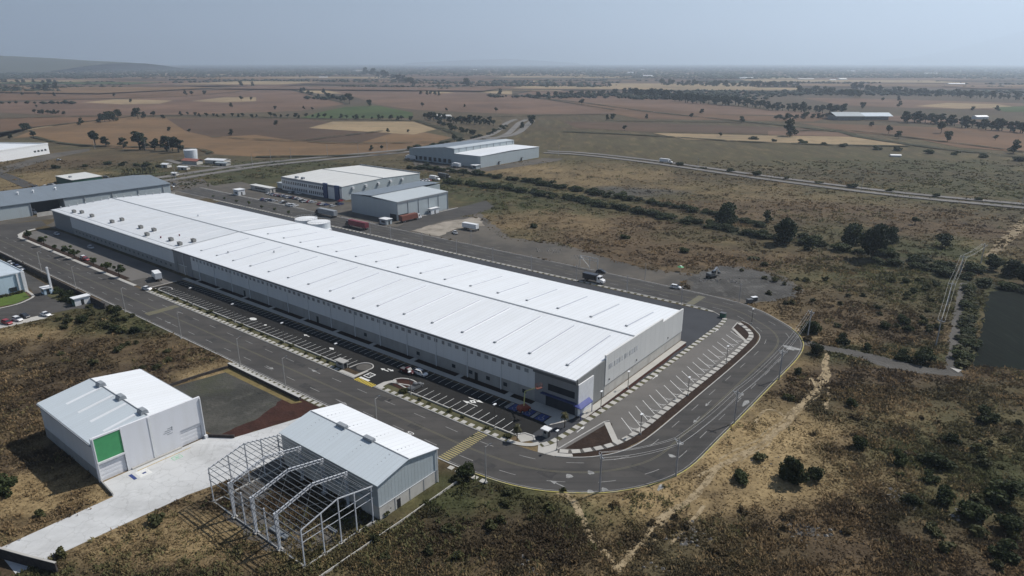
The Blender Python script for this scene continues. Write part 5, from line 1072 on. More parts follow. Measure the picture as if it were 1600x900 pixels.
def power_pole():
    r = root('power_pole', 'x', 'power pole', (0,0,0)); b = MB(); b.tube((0,0,0),(0,0,9.2),.2,.13,8); pt('pole', b, M['pole'], r)
    b = MB(); b.beam((-1.2,0,8.6),(1.2,0,8.6),.12,.14); b.beam((-.9,0,8.5),(0,0,7.6),.06); b.beam((.9,0,8.5),(0,0,7.6),.06); pt('crossarm', b, M['galv'], r)
    b = MB()
    for x in (-1.1,0,1.1): b.tube((x,0,8.65 if x else 9.2),(x,0,9.0 if x else 9.5),.07,.04,6)
    pt('insulator', b, M['trim_white'], r); return r
pp = power_pole()
PPX = [(937,769,'pale concrete power pole at the lowest point of the road bend'),(1056,744,'power pole on the outer kerb past the lowest point of the road bend'),(1147,662,'power pole halfway along the straight outer kerb by the lorry bays'),(1217,593,'power pole with twin arms on the outer kerb near the far bend'),(1262,526,'power pole at the round bush where the wires leave the road'),(1462,541,'power pole at the foot of the track beside the netted field'),(1480,478,'power pole along the dirt track above the netted field'),(1499,432,'power pole where the wires cross the dark hedge line'),(1532,412,'power pole beyond the dark hedge at the tan track')]
pl_ = []
for k,(u,v,lab) in enumerate(PPX):
    x,y,_ = G(u,v); pl_.append(Vector((x,y,0)))
pr_ = []
for k,p in enumerate(pl_):
    q = pl_[min(k+1,len(pl_)-1)]-pl_[max(k-1,0)]; rz_ = math.atan2(q.y,q.x)+math.pi/2
    put(pp, tuple(p), rz_, PPX[k][2], 'power poles'); pr_.append((p, rz_))
SPANL = ['wires between the two poles at the lowest part of the bend','wires running along the outer kerb up to the pole halfway along the lorry bays','wires between the halfway pole and the twin armed pole','wires from the twin armed pole to the bush by the far bend','wires crossing the scrub from the far bend to the netted field track','wires along the dirt track at the lower end of the netted field','wires from the track to the dark hedge line','wires crossing beyond the dark hedge to the tan track']
for k in range(len(pr_)-1):
    if k == 4: continue
    (p,a),(q,c) = pr_[k], pr_[k+1]; b = MB()
    for x,z in ((-1.1,9.0),(0,9.5),(1.1,9.0),(0,7.7)):
        P = p+Vector((x*math.cos(a),x*math.sin(a),z)); Q = q+Vector((x*math.cos(c),x*math.sin(c),z)); last = P
        for i in range(1,9):
            t = i/8; R = P.lerp(Q,t); R.z -= 4*t*(1-t)*.7; b.tube(last,R,.028,n=3,caps=False); last = R
    tag(b.build('power_line', M['wire']), SPANL[k].replace('wires','thin wires',1), 'wires', 'wires of the power line')
for u,v,h in ((424,256,12),(512,245,11),(228,236,12),(148.5,234,11),(266,238,11),(395,263,12),(455,251,11),(560,243,11),(605,238,11),(275,282,11),(1345,300,9),(1596,322,10),(873,244,10),(1090,265,9)):
    x,y,_ = G(u,v); put(sp, (x,y,.4), .4, 'thin pole far off along the highways of the plain', 'thin poles far off along the highways', (1.3,1.3,h/7.2))

# ------------------------------------------------------------------ vehicles (front towards +x)
def wheel_mesh(r, wd, name='wheel'):
    pass
def add_wheel(par, x, y, r=.33, wd=.24):
    b = MB(); b.tube((x,y-wd/2,r),(x,y+wd/2,r),r,n=12); w_ = pt('wheel', b, M['tyre'], par)
    b = MB(); s_ = 1 if y > 0 else -1; b.tube((x,y+s_*wd/2,r),(x,y+s_*(wd/2+.02),r),r*.6,n=10); pt('rim', b, M['rim'], w_)
def loft(b, secs, m=0):
    """closed hull through sections (x, half width, z0, z1)"""
    vs = []; fs = []
    for x,hw,z0,z1 in secs: vs += [(x,-hw,z0),(x,hw,z0),(x,hw*.96,z1),(x,-hw*.96,z1)]
    for i in range(len(secs)-1):
        a = 4*i
        for j in range(4): fs.append((a+j,a+(j+1)%4,a+4+(j+1)%4,a+4+j))
    fs += [(3,2,1,0),tuple(4*(len(secs)-1)+j for j in range(4))]; b.add(vs,fs,m)
def make_car(colr, kind='saloon'):
    r = root('parked_car', 'x', 'car', (0,0,0)); b = MB()
    L_ = 4.3 if kind != 'pickup' else 5.2
    loft(b, [(-L_/2,.74,.42,.82),(-L_/2+.15,.84,.3,.95),(-L_/2+.9,.87,.26,.99),(.6,.87,.26,.97),(L_/2-.5,.84,.27,.86),(L_/2-.08,.74,.34,.72),(L_/2,.66,.4,.62)])
    pt('body', b, M['car_'+colr], r)
    b = MB()
    if kind == 'pickup': loft(b, [(-.55,.76,.94,.96),(-.35,.7,.94,1.55),(.55,.69,.94,1.58),(1.25,.78,.93,.96)])
    elif kind == 'hatch': loft(b, [(-2.0,.76,.9,.98),(-1.75,.68,.95,1.48),(.35,.69,.95,1.5),(1.15,.78,.93,.96)])
    else: loft(b, [(-1.75,.74,.92,.97),(-1.05,.66,.95,1.42),(.25,.67,.95,1.44),(1.05,.78,.93,.96)])
    pt('window_glass', b, M['glass'], r)
    b = MB(); x0, x1 = {'pickup':(-.32,.5),'hatch':(-1.7,.3),'saloon':(-1.0,.2)}[kind]; z = {'pickup':1.57,'hatch':1.49,'saloon':1.43}[kind]
    b.box(x0,x1,-.66,.66,z-.02,z+.05)
    for x in (x0,(x0+x1)/2,x1): b.box(x-.05,x+.05,-.73,.73,.95,z)
    pt('cabin_roof', b, M['car_'+colr], r)
    if kind == 'pickup': b = MB(); b.box(-2.5,-.65,-.72,.72,.985,1.0); pt('load_bed', b, M['trim_dark'], r)
    for x in (-L_/2+.85,L_/2-.85):
        for y in (-.78,.78): add_wheel(r,x,y)
    for y in (-.55,.55): b = MB(); b.box(L_/2-.14,L_/2-.03,y-.15,y+.15,.6,.74); pt('headlight', b, M['trim_white'], r)
    b = MB(); b.box(-L_/2-.02,-L_/2+.05,-.7,.7,.42,.56); pt('bumper', b, M['trim_dark'], r)
    return r
CARS = {}
def car(colr, kind, loc, rz, label, group=None, name='parked_car', cat='car'):
    key = (colr,kind)
    if key not in CARS: CARS[key] = make_car(colr,kind); o = put(CARS[key], loc, rz, label, group)
    else: o = put(CARS[key], loc, rz, label, group)
    if group is None and 'group' in o: del o['group']
    o.name = name; o['category'] = cat; return o
PB = TH+math.pi/2                                        # facing along +t
car('grey','pickup', W(122.6,114.9), PB, 'grey pickup alone in a bay beside the red soil island', None, 'pickup_truck', 'pickup')
car('maroon','pickup', W(131.6,120.6), TH, 'dark maroon pickup at the edge of the warehouse shadow', None, 'pickup_truck', 'pickup')
car('white','hatch', W(127.4,121.8), TH, 'white car in the warehouse shadow beside the maroon pickup')
car('white','saloon', W(267.3,109.6), TH+.25, 'white car at the kerb end of the front car park')
car('red','hatch', W(331.6,112.4), TH+.1, 'red car parked beside the white car under the kerbside trees'); car('white','hatch', W(334.9,112.9), TH+.1, 'white car parked beside the red car under the kerbside trees')
car('black','saloon', G(939,426), TH+.1, 'black car on the far verge beside the dump truck'); car('white','hatch', G(1056,450.5), TH+.1, 'small white van on the far verge of the rear road', None, 'parked_van', 'van')
car('black','pickup', G(643,337.5), TH, 'dark pickup on the dirt verge below the guard gatehouse', None, 'pickup_truck', 'pickup')
car('white','pickup', G(711,365), TH+2.6, 'white pickup standing in the dirt yard beside the white trailer', None, 'pickup_truck', 'pickup')
for u,v,c,k_,lab in ((39,496,'black','saloon','black car on the grass edge of the pale side street'),(72,493.5,'white','saloon','white car nosed into bushes on the pale side street'),(28,501,'white','hatch','white hatchback behind the bushes of the pale side street'),(12,506,'red','hatch','red car at the left picture edge behind bushes'),(28,418.5,'blue','saloon','dark blue car beside the pale blue factory wall'),(33,422,'silver','hatch','silver car between the pale blue factory and the roadside wall'),(17,413,'white','saloon','white car half hidden by the pale blue factory roof')): car(c,k_,G(u,v),TH+.2,lab)
for u,v,c,k_,lab in ((190.5,326.5-5,'silver','saloon','x'),): pass
for u,v,c,k_,lab in ((70,385-1,'silver','hatch','silver car in the shaded left end of the front car park'),): car(c,k_,W(352,122.4),TH,lab)
car('silver','saloon',W(395,123),TH,'silver car in shadow at the far corner of the front car park')
rows = [('white','saloon'),('silver','hatch'),('red','saloon'),('white','hatch'),('blue','saloon'),('white','saloon'),('black','hatch'),('silver','saloon'),('white','pickup'),('grey','saloon')]
LOTC = [(405,340),(432,347),(460,355),(497,361),(530,365),(565,372),(600,375),(628,384),(655,390),(715,395),(752,404),(790,410),(850,440),(880,442),(905,445),(932,446),(958,448),(330,415),(358,420),(390,425),(418,428),(445,430),(472,434),(575,450),(606,455),(650,480),(680,486),(705,490),(735,494),(1040,475),(1068,478),(1092,478),(1118,482),(1300,432),(1320,425),(1270,470),(1300,474),(1200,498),(690,325),(722,329),(755,333),(790,340),(478,358),(515,363),(548,369),(583,374),(642,387),(685,393),(735,400),(773,408),(820,436),(345,418),(375,423),(404,427),(458,432),(590,453),(664,483),(692,488),(720,492),(1054,477),(1080,479),(1105,481)]
for k,(x,y) in enumerate(LOTC):
    c,kd = rows[(k*7+k//3) % 10]; u,v = 370+x/8, 260+y/8+.8
    car(c,kd,G(u,v),PB+random.uniform(-.06,.06), {'white':'white','silver':'silver','red':'red','blue':'dark blue','black':'black','grey':'grey'}[c]+f' {dict(saloon="car",hatch="hatchback",pickup="pickup")[kd]} among the cars parked in rows before the blue tower factory', 'cars parked in rows before the blue tower factory')
for k,(x,y,c,kd) in enumerate([(420,742,'black','pickup'),(455,735,'grey','pickup'),(570,735,'white','hatch'),(545,742,'grey','saloon'),(640,720,'grey','pickup'),(670,715,'white','saloon'),(615,718,'black','saloon')]): car(c,kd,G(x/8,200+y/8+.5),TH+random.uniform(-.2,.2),'car parked in the line behind the long blue-grey shed roof','cars parked behind the long blue-grey shed')
for x,y,c,kd in ((945,108,'white','saloon'),(985,106,'silver','hatch'),(1025,103,'white','hatch'),(1050,100,'red','saloon')): car(c,kd,G(540+x/8,270+y/8),TH,'car parked behind the tall grey metal shed at the field edge','cars parked behind the tall grey metal shed')
for x,y in ((740,715),(720,740)): car('white' if y>720 else 'black','saloon',G(180+x/8,200+y/8),TH,'car parked at the gable end of the long blue-grey shed','cars at the gable end of the blue-grey shed')
car('grey','hatch',G(166,284.5-6.5),0,'pale car standing beside the low green shed'); car('white','saloon',G(92,250.5),0,'white car on the verge before the far dock warehouse')
def make_lorry(name, label, cat, cabm, boxm, blen, bh=2.7, loc=(0,0,0), rz=0, cab=True):
    r = root(name, label, cat, loc, rz); b = MB(); b.box(-blen/2,blen/2,-1.28,1.28,1.2,1.2+bh); pt('cargo_box', b, M[boxm], r)
    b = MB(); b.box(-blen/2,blen/2+ (1.2 if cab else 0),-.5,.5,.85,1.18); pt('chassis', b, M['trim_dark'], r)
    if cab:
        b = MB(); x0 = blen/2+.5; b.xprism([(-1.2,.6),(1.2,.6),(1.15,2.0),(1.05,3.1),(-1.05,3.1),(-1.15,2.0)],x0,x0+1.5); loft(b,[(x0+1.5,1.15,.6,2.0),(x0+2.6,1.05,.6,1.75),(x0+2.9,.95,.65,1.5)]); pt('cab', b, M[cabm], r)
        b = MB(); b.add([(x0+1.51,-1.0,2.05),(x0+1.51,1.0,2.05),(x0+1.52,.95,2.95),(x0+1.52,-.95,2.95)],[(0,1,2,3)]); b.box(x0+.5,x0+1.3,-1.19,-1.14,2.0,2.8); b.box(x0+.5,x0+1.3,1.14,1.19,2.0,2.8); pt('windscreen', b, M['glass'], r)
        for y in (-1,1): add_wheel(r,x0+1.7,y,.5,.3)
        for y in (-.7,.7): b = MB(); b.box(x0+2.8,x0+2.95,y-.15,y+.15,.95,1.2); pt('headlight', b, M['trim_white'], r)
    for x in ((-blen/2+1.2,-blen/2+2.4,blen/2-.2) if blen > 7 else (-blen/2+1.3,)):
        for y in (-1,1): add_wheel(r,x,y,.5,.35)
    return r
make_lorry('dump_truck','dark bodied tipper lorry with white cab driving on the rear road','lorry','car_white','car_black',6.2,2.2,W(134.6,226.2),TH)
make_lorry('articulated_lorry','long dark grey trailer lorry parked on the rear road before the car park','lorry','car_black','trim_grey',15,2.9,W(320.5,237.8),TH+math.pi)
make_lorry('articulated_lorry','crimson trailer lorry behind the round water tanks','lorry','car_black','maroon',14,2.8,W(282.5,229),TH+math.pi)
make_lorry('articulated_lorry','rust red container lorry with white cab at the tall grey metal shed','lorry','car_white','rust',12,2.8,W(273.4,257.5),TH+math.pi/2)
make_lorry('parked_trailer','white trailer standing in the dirt yard beside the scrub','trailer','car_white','trim_white',9.5,2.4,G(735,359),TH+.05,cab=False)
make_lorry('box_truck','white box truck at the shaded end of the front car park','truck','car_white','trim_white',5.8,2.4,W(276.6,118.3),TH+2.9)
make_lorry('box_truck','white truck beside the dark bay of the blue-grey shed','truck','car_white','trim_white',5.0,2.3,G(44,334.5),TH+.4)
make_lorry('box_truck','small white lorry at the shaded dock of the distribution building','truck','car_white','trim_white',8,2.7,G(630+.15*560,180+.15*545),TH+math.pi*.95)
make_lorry('articulated_lorry','white lorry near the left end of the distribution building','lorry','car_white','trim_white',12,2.8,G(644,249.5),TH+math.pi*.98)
make_lorry('articulated_lorry','white lorry passing on the highway with trees behind','lorry','car_white','trim_white',9,2.6,(*G(1038,255.5)[:2],.6),-.75)
make_lorry('box_truck','dark lorry standing at the hedge behind the grey metal shed','truck','car_black','trim_dark',8,2.6,G(692,278),TH); make_lorry('box_truck','white lorry beside the cars behind the grey metal shed','truck','car_white','trim_white',6,2.4,G(677,281.5),TH)
for k,(u,v,lab) in enumerate(((1171,473.5,'dark waste bin at the rear bend'),(1178,470,'pale topped waste bin at the rear bend'))):
    r = root('waste_bin', lab, 'bin', G(u,v), .3); b = MB(); loft(b,[(-1.1,.7,.2,1.5),(1.1,.7,.2,1.5)]); pt('bin_body', b, M['trim_dark'], r); b = MB(); b.box(-1.15,1.15,-.75,.75,1.5,1.62); pt('lid', b, M['trim_white' if k else 'trim_dark'], r)
r = root('excavator','dark digger among gravel heaps by the rear yard','excavator',G(1111,434),.6); b = MB(); b.box(-1.9,1.9,-1.3,-.8,0,.9); b.box(-1.9,1.9,.8,1.3,0,.9); pt('track', b, M['tyre'], r); b = MB(); b.box(-1.9,1.2,-1.2,1.2,1.0,2.2); pt('body', b, M['trim_dark'], r); b = MB(); b.box(.1,1.5,-1.1,.1,2.2,3.1); pt('cab', b, M['glass'], r); b = MB(); b.beam((1.2,.5,1.8),(3.8,.5,3.9),.4); b.beam((3.8,.5,3.9),(5.4,.5,1.6),.3); pt('boom', b, M['trim_white'], r); b = MB(); b.box(5.0,5.8,0,1.0,.7,1.6); pt('bucket', b, M['trim_dark'], r)
r = root('parasol','small green and white parasol on the gravel verge','parasol',G(1063,424),0); b = MB(); b.tube((0,0,0),(0,0,2.4),.04,n=5); pt('pole', b, M['trim_white'], r); b = MB(); b.tube((0,0,2.0),(0,0,2.7),1.4,.05,8); pt('canopy', b, M['green_panel'], r); b = MB(); b.tube((0,0,2.5),(0,0,2.75),.5,.05,8); pt('cap', b, M['trim_white'], r)
# boom lift in the shadow
r = root('boom_lift','red based boom lift with pale yellow arm raised to the warehouse eaves','boom lift',W(91.6,123.2),TH+1.2); b = MB(); loft(b,[(-1.6,1.0,.35,1.0),(-1.2,1.05,.3,1.5),(1.2,1.05,.3,1.3),(1.6,1.0,.35,.9)]); pt('chassis', b, M['orange'], r)
for x in (-1.1,1.1):
    for y in (-1.0,1.0): add_wheel(r,x,y,.42,.3)
b = MB(); b.beam((0,0,1.3),(.3,.2,3.8),.22); b.beam((.3,.2,3.8),(1.2,1.4,4.6),.2); pt('lower_arm', b, M['yellow'], r); b = MB(); b.beam((1.2,1.4,4.6),(2.1,-2.3,7.0),.2); pt('upper_arm', b, M['yellow'], r); b = MB(); b.beam((2.1,-2.3,7.0),(2.2,-3.1,7.7),.16); pt('jib', b, M['orange'], r)
b = MB(); b.box(1.4,3.0,-4.1,-3.1,7.4,7.5)
for x in (1.4,2.95):
    for y in (-4.1,-3.15): b.box(x,x+.05,y,y+.05,7.5,8.6)
for z in (8.0,8.55): b.box(1.4,3.0,-4.1,-4.05,z,z+.05); b.box(1.4,3.0,-3.15,-3.1,z,z+.05); b.box(1.4,1.45,-4.1,-3.1,z,z+.05); b.box(2.95,3.0,-4.1,-3.1,z,z+.05)
pt('basket', b, M['rust'], r)

# ------------------------------------------------------------------ plants
def leaves(rng, blobs, n_, size, flat_=.0):
    C = np.array([b_[0] for b_ in blobs], float); R = np.array([b_[1] for b_ in blobs], float)
    vol = (R[:,0]*R[:,1]*R[:,2])**.75; pick = rng.choice(len(blobs), n_, p=vol/vol.sum())
    d = rng.normal(size=(n_,3)); d /= np.linalg.norm(d,axis=1)[:,None]
    rad = rng.uniform(.35,1.08,(n_,1))**.6; c = C[pick]+d*R[pick]*rad; c[:,2] = np.maximum(c[:,2],.12)
    nn = d*.7+rng.normal(size=(n_,3))*.7+np.array([0,0,.35]); nn /= np.linalg.norm(nn,axis=1)[:,None]
    a = np.cross(nn,rng.normal(size=(n_,3))); a /= np.linalg.norm(a,axis=1)[:,None]; b_ = np.cross(nn,a)
    s_ = size*rng.uniform(.55,1.35,(n_,1)); e = s_*rng.uniform(.45,.8,(n_,1))
    v = np.stack([c-a*s_*.6-b_*e*.25, c+b_*e-a*s_*.05, c+a*s_*.7+b_*e*.1, c-b_*e*.9+a*s_*.1],1).reshape(-1,3)
    return v, np.arange(4*n_).reshape(-1,4)
def leaf_obj(name, v, f, m, par):
    me = bpy.data.meshes.new(name); me.vertices.add(len(v)); me.vertices.foreach_set('co', v.astype(np.float32).ravel())
    me.loops.add(f.size); me.loops.foreach_set('vertex_index', f.ravel()); me.polygons.add(len(f)); me.polygons.foreach_set('loop_start', np.arange(len(f))*f.shape[1]); me.update(calc_edges=True)
    me.materials.append(m); o = bpy.data.objects.new(name, me); col.objects.link(o)
    if par is not None: adopt(o, par)
    return o
def make_tree(kind, seed):
    rng = np.random.default_rng(seed); U = rng.uniform
    r = root({'tall':'gum_tree','round':'field_tree','broad':'broad_tree','street':'kerbside_tree','palm':'palm_tree','shrub':'shrub','dry':'dry_shrub','bush':'bush'}[kind], 'x', {'shrub':'shrub','dry':'shrub','palm':'palm','bush':'bush'}.get(kind,'tree'), (0,0,0))
    b = MB()
    if kind == 'palm':
        b.tube((0,0,0),(.1,0,5),.2,.14,7); pt('trunk', b, M['bark'], r); v = []; f = []
        for k in range(26):
            a = k*2.4; up = U(-.5,.9); d = np.array([math.cos(a),math.sin(a),0]); s_ = np.array([-math.sin(a),math.cos(a),0])*.5; p0 = np.array([.1,0,5.0])
            for i in range(4):
                t0,t1 = i/4,(i+1)/4; P = lambda t: p0+d*1.9*t+np.array([0,0,up*t*1.6-1.7*t*t]); w0,w1 = (1-t0*.7),(1-t1*.7)*(i<3)+.05
                n_ = len(v); v += [P(t0)-s_*w0,P(t0)+s_*w0,P(t1)+s_*w1,P(t1)-s_*w1]; f.append([n_,n_+1,n_+2,n_+3])
        leaf_obj('crown', np.array(v), np.array(f), M['leaf_palm'], r); return r
    spec = dict(tall=(13,3.3,.05,800,.8,'leaf_dark'), round=(6.3,3.4,.06,600,.6,'leaf_dark'), broad=(10,5.2,.05,2200,.7,'leaf_dark'), bush=(4.5,2.9,.0,1500,.42,'leaf_bush'), street=(4.6,1.9,.36,420,.42,'leaf_green'), shrub=(2.0,1.6,.0,260,.42,'leaf_olive'), dry=(1.6,1.5,.0,220,.4,'leaf_dry'))[kind]
    h, rad, bare, n_, ls, lm = spec; blobs = []; nb = {'tall':11,'round':9,'broad':16,'street':8,'shrub':7,'dry':7,'bush':12}[kind]
    for k in range(nb):
        z = h*(bare+(1-bare)*U(.12,.9)); taper = 1-.75*abs((z/h-bare)/(1-bare)-.42)**1.3 if kind != 'tall' else 1-.55*abs((z/h-bare)/(1-bare)-.45)
        a = U(0,6.28); q = rad*taper*U(.15,.72); br = rad*U(.3,.55)
        blobs.append(((q*math.cos(a),q*math.sin(a),z),(br,br,br*U(.6,1.0)*(1.25 if kind == 'tall' else .85))))
    if kind in ('shrub','dry','bush'): blobs = [((c[0],c[1],max(c[2]*.75,.25)),(rr_[0],rr_[1],min(rr_[2],c[2]*.75+.25))) for c,rr_ in blobs]
    top = h*(bare+.35*(1-bare)); b.tube((0,0,0),(U(-.1,.1)*rad*.4,U(-.1,.1)*rad*.4,max(top,.5)),h*.028+.04,h*.014+.02,7)
    for c,rr_ in blobs[:7]: b.tube((0,0,top*.75),c,h*.012+.015,h*.004+.008,5)
    pt('trunk', b, M['bark'], r); v,f = leaves(rng, blobs, n_, ls); leaf_obj('crown', v, f, M[lm], r); return r
PROTO = {k:[make_tree(k, 100*i+j) for j in range(nv)] for i,(k,nv) in enumerate((('tall',3),('round',3),('broad',2),('street',2),('palm',1),('shrub',4),('dry',3),('bush',3)))}
HT = dict(tall=13.5, round=6.3, broad=10.5, street=4.6, palm=6.0, shrub=2.1, dry=1.7, bush=4.3)
NPL = [0]
def plant(kind, x, y, h, label, group=None, wide=1.0):
    if kind == 'shrub' and h > 2.3: kind = 'bush'; wide = wide*.95
    k = h/HT[kind]; NPL[0] += 1; pr = PROTO[kind][NPL[0] % len(PROTO[kind])]
    return put(pr, (x,y,0), random.uniform(0,6.28), label, group, (k*wide*random.uniform(.9,1.12), k*wide*random.uniform(.9,1.12), k))
def plant_px(kind, u, v, hp_, label, group=None, wide=1.0): x,y,_ = G(u,v); return plant(kind, x, y, hpx(u,v,hp_), label, group, wide)
for u,v,hp_,lab in ((149.4,228,22,'tallest dark gum tree at the left of the row before the tilled field'),(165.6,229,15,'smaller dark gum tree standing close to the tallest of the row'),(193,231,15,'lone dark gum tree in the gap of the row'),(218.7,234,27,'tall two-topped dark gum tree in the row before the tilled field'),(242,235,17,'middling dark gum tree in the row left of the dense clump'),(261,236,22,'dark gum tree at the left of the dense clump by the lone tank'),(270,236,19,'dark gum tree in the middle of the dense clump by the lone tank'),(279,238,23,'dark gum tree at the right of the dense clump by the lone tank'),(226,234,18,'dark gum tree leaning on the tall two-topped one'),(53,217,12,'dark slim tree behind the bright white dock warehouse'),(16,218,9,'dark bushy tree behind the roof of the dock warehouse')): plant_px('tall',u,v,hp_*1.12,lab,'dark gum trees before the tilled field',1.5)
GR, GL = 'dark trees dotted over the tilled plain', 'dark tree among those dotted over the tilled plain'
pts = [(36,205,10),(42,204,10),(157,191,11),(164,190,10),(172,189,13),(178,189,11),(185,187,13),(216,185,14),(225,184,8),(240,182,7),(254,186,6),(126,195,9),(296,207,5),(265,205,6),(361,211,8),(179,152,5),(320,148,6),(290,148,6),(300,149,6),(205,160,5),(361,167,6),(377,157,6),(393,156,4),(160,137,5),(57,168,4),(25,143,7),(52,141,6),(62,142,8),(75,142,10),(87,140,10),(11,141,6),(376,135,7),(395,135,6),(35,150,5),(60,149,5),(85,150,5)]
pts += [(546,162,13),(577,166,9),(507,147,7),(475,145,7),(430,171,5),(475,170,4),(488,172,4),(658,148,5),(667,148,5),(673,149,6),(679,149,6),(686,149,5),(660,167,6),(728,136,12),(781,148,8),(638,208,5),(432,196,7),(606,206,5),(710,221,9),(741,212,8),(580,235,7),(597,234,6),(697,173,4),(726,167,4),(775,175,6)]
pts += [(840,154,9),(856,153,8),(909,164,8),(958,187,8),(949,187,7),(976,204,7),(1097,178,7),(1010,185,6),(1080,185,7),(1158,192,9),(1234,213,22),(1388,209,11),(1404,216,10),(1405,166,7),(1470,208,15),(1480,221,14),(1583,239,17),(1555,219,7),(1347,170,9),(1404,157,6),(1379,158,5),(1520,173,6),(1558,173,7),(1125,214,6),(1362,198,7),(855,137,7),(866,138,7),(890,135,7),(928,137,6),(952,137,6),(831,195,13),(816,200,8)]
for u,v,hp_ in pts: plant_px('round',u,v+.5,hp_*1.1,GL,GR,.95)
def line(px, hp0, hp1, step, kind, label, group, jit=.35, wide=1.1):
    L_ = resample(px, step)
    for u,v in L_:
        hp_ = random.uniform(hp0,hp1); plant_px(kind, u+random.uniform(-step,step)*jit, v+random.uniform(-.8,.8), hp_, label, group, wide)
line([(869,152),(893,152),(930,150),(962,150)],6,10,5.5,'round','dark tree in the row across the pinkish fields beyond the highway','tree row across the pinkish fields')
line([(978,150),(1010,152),(1040,155),(1075,161),(1110,163),(1150,165),(1200,170)],11,17,6.5,'tall','tall dark tree in the long belt crossing the plain','tall trees of the long belt crossing the plain',wide=1.5)
line([(1202,172),(1240,174),(1280,176),(1315,178)],10,17,7,'tall','tall dark tree in the belt towards the pale farm shed','tall trees of the belt towards the farm shed',wide=1.5)
line([(1035,134),(1100,136),(1170,136),(1245,137)],5,10,6,'round','hazy dark tree in the far row behind the long belt','hazy trees of the far row')
line([(1250,146),(1300,148),(1345,153)],7,11,7,'round','dark tree in the short row beyond the farm shed','trees of the short row beyond the farm shed')
line([(1330,142),(1400,148),(1470,151),(1540,154),(1600,157)],8,14,7.5,'tall','dark tree in the dense hazy belt at the right of the plain','trees of the dense hazy belt',wide=1.5)
line([(1412,192),(1450,193),(1490,197),(1530,202),(1570,205),(1600,208)],12,20,8,'tall','tall dark tree in the belt along the lane past the farm shed','tall trees along the lane past the farm shed',wide=1.5)
line([(1210,188),(1260,186),(1310,185)],6,10,8,'round','low dark tree beside the pale farm shed','low trees beside the farm shed')
line([(664,185),(690,190),(720,194),(745,194),(770,196)],9,15,5,'tall','dark tree in the thick grove beyond the distribution building','trees of the thick grove',wide=1.4)
line([(690,197),(705,204),(722,208),(735,211)],7,10,5.5,'round','bushy tree on the lower flank of the thick grove','bushy trees on the flank of the grove')
line([(572,118),(600,121),(625,127),(648,134)],6,11,6,'round','hazy dark tree in the slanting grove far across the plain','hazy trees of the slanting grove')
line([(55,178),(100,179)],5,7,6,'round','low tree in the hedge line at the left of the plain','low trees of the left hedge line'); line([(285,181),(400,184)],4,6,9,'round','small dark tree in the hedge line above the tilled field','small trees of the middle hedge line'); line([(420,183),(470,184),(560,186),(640,188)],4,7,10,'round','small dark tree along the lower edge of the green field','small trees along the green field')
line([(470,146),(500,152),(540,160)],5,8,9,'round','dark tree on the slanting hedge between brown fields','trees on the slanting hedge'); line([(0,130),(90,131)],5,7,12,'round',GL,GR)
for u,v,hp_,kd,wd,lab in ((1130,349,36,'broad',1.0,'big dark round tree standing alone in the double hedge'),(1225,381,40,'broad',.95,'big dark tree at the left of the four big trees in the scrub'),(1327,381,36,'broad',1.0,'big dark tree between two others above the scrub'),(1362,405,54,'broad',.9,'biggest darkest tree of the scrub with deep shade under it'),(1388,379,28,'broad',1.0,'dark tree close behind the biggest one'),(1199,347,16,'round',1.0,'small dark tree by the double hedge'),(1429,351,11,'round',1.2,'small spreading tree in the dry field by the highway'),(1472,386,20,'round',1.2,'greyish round tree near the power line'),(1265,390,18,'round',1.1,'low dark tree between the big trees'),(1550,422,24,'broad',1.1,'dark tree mass behind the netted field, left part'),(1580,430,28,'broad',1.1,'dark tree mass behind the netted field, middle part'),(1600,446,34,'broad',1.1,'dark tree mass behind the netted field, right part'),(1237,752,50,'bush',.62,'tall dark bushy tree standing alone in the dry grass'),(725,285-11,9,'round',1.3,'dark shrub tree before the distribution building yard'),(668,262,8,'round',1.8,'dark low tree in the yard before the distribution building')): plant_px(kd,u,v,hp_,lab,None,wd)
for k,(s,t) in enumerate(((395.1,110.3),(374.5,110.4),(361.1,110.4),(344.7,110.2),(338.5,110.5),(319.9,111),(304.6,110.4),(292.8,110.2))):
    plant('street',*W2(s,t),[5.6,5.2,3.4,5.6,5.2,3.8,5.2,5.6][k],f'{["first","second","third","fourth","fifth","sixth","seventh","eighth"][k]} rounded green kerbside tree counted from the far end of the strip','kerbside trees by the front car park',1.1)
for s,t,lab in ((84.3,110.8,'young palm on the roadside strip by the car park corner'),(78.6,122.6,'young palm on the paving before the entrance awning')): plant('palm',*W2(s,t),4.6,lab,None,.8)
for k,(x,y) in enumerate(((125,515),(170,510),(205,515),(240,510),(285,500),(320,505),(345,500),(390,500),(435,490),(450,495),(495,490))): plant_px('palm',180+x/8,200+(y+85)/8-1.5,11,'slim palm in the row behind the blue-grey shed roof','palms in a row behind the blue-grey shed')
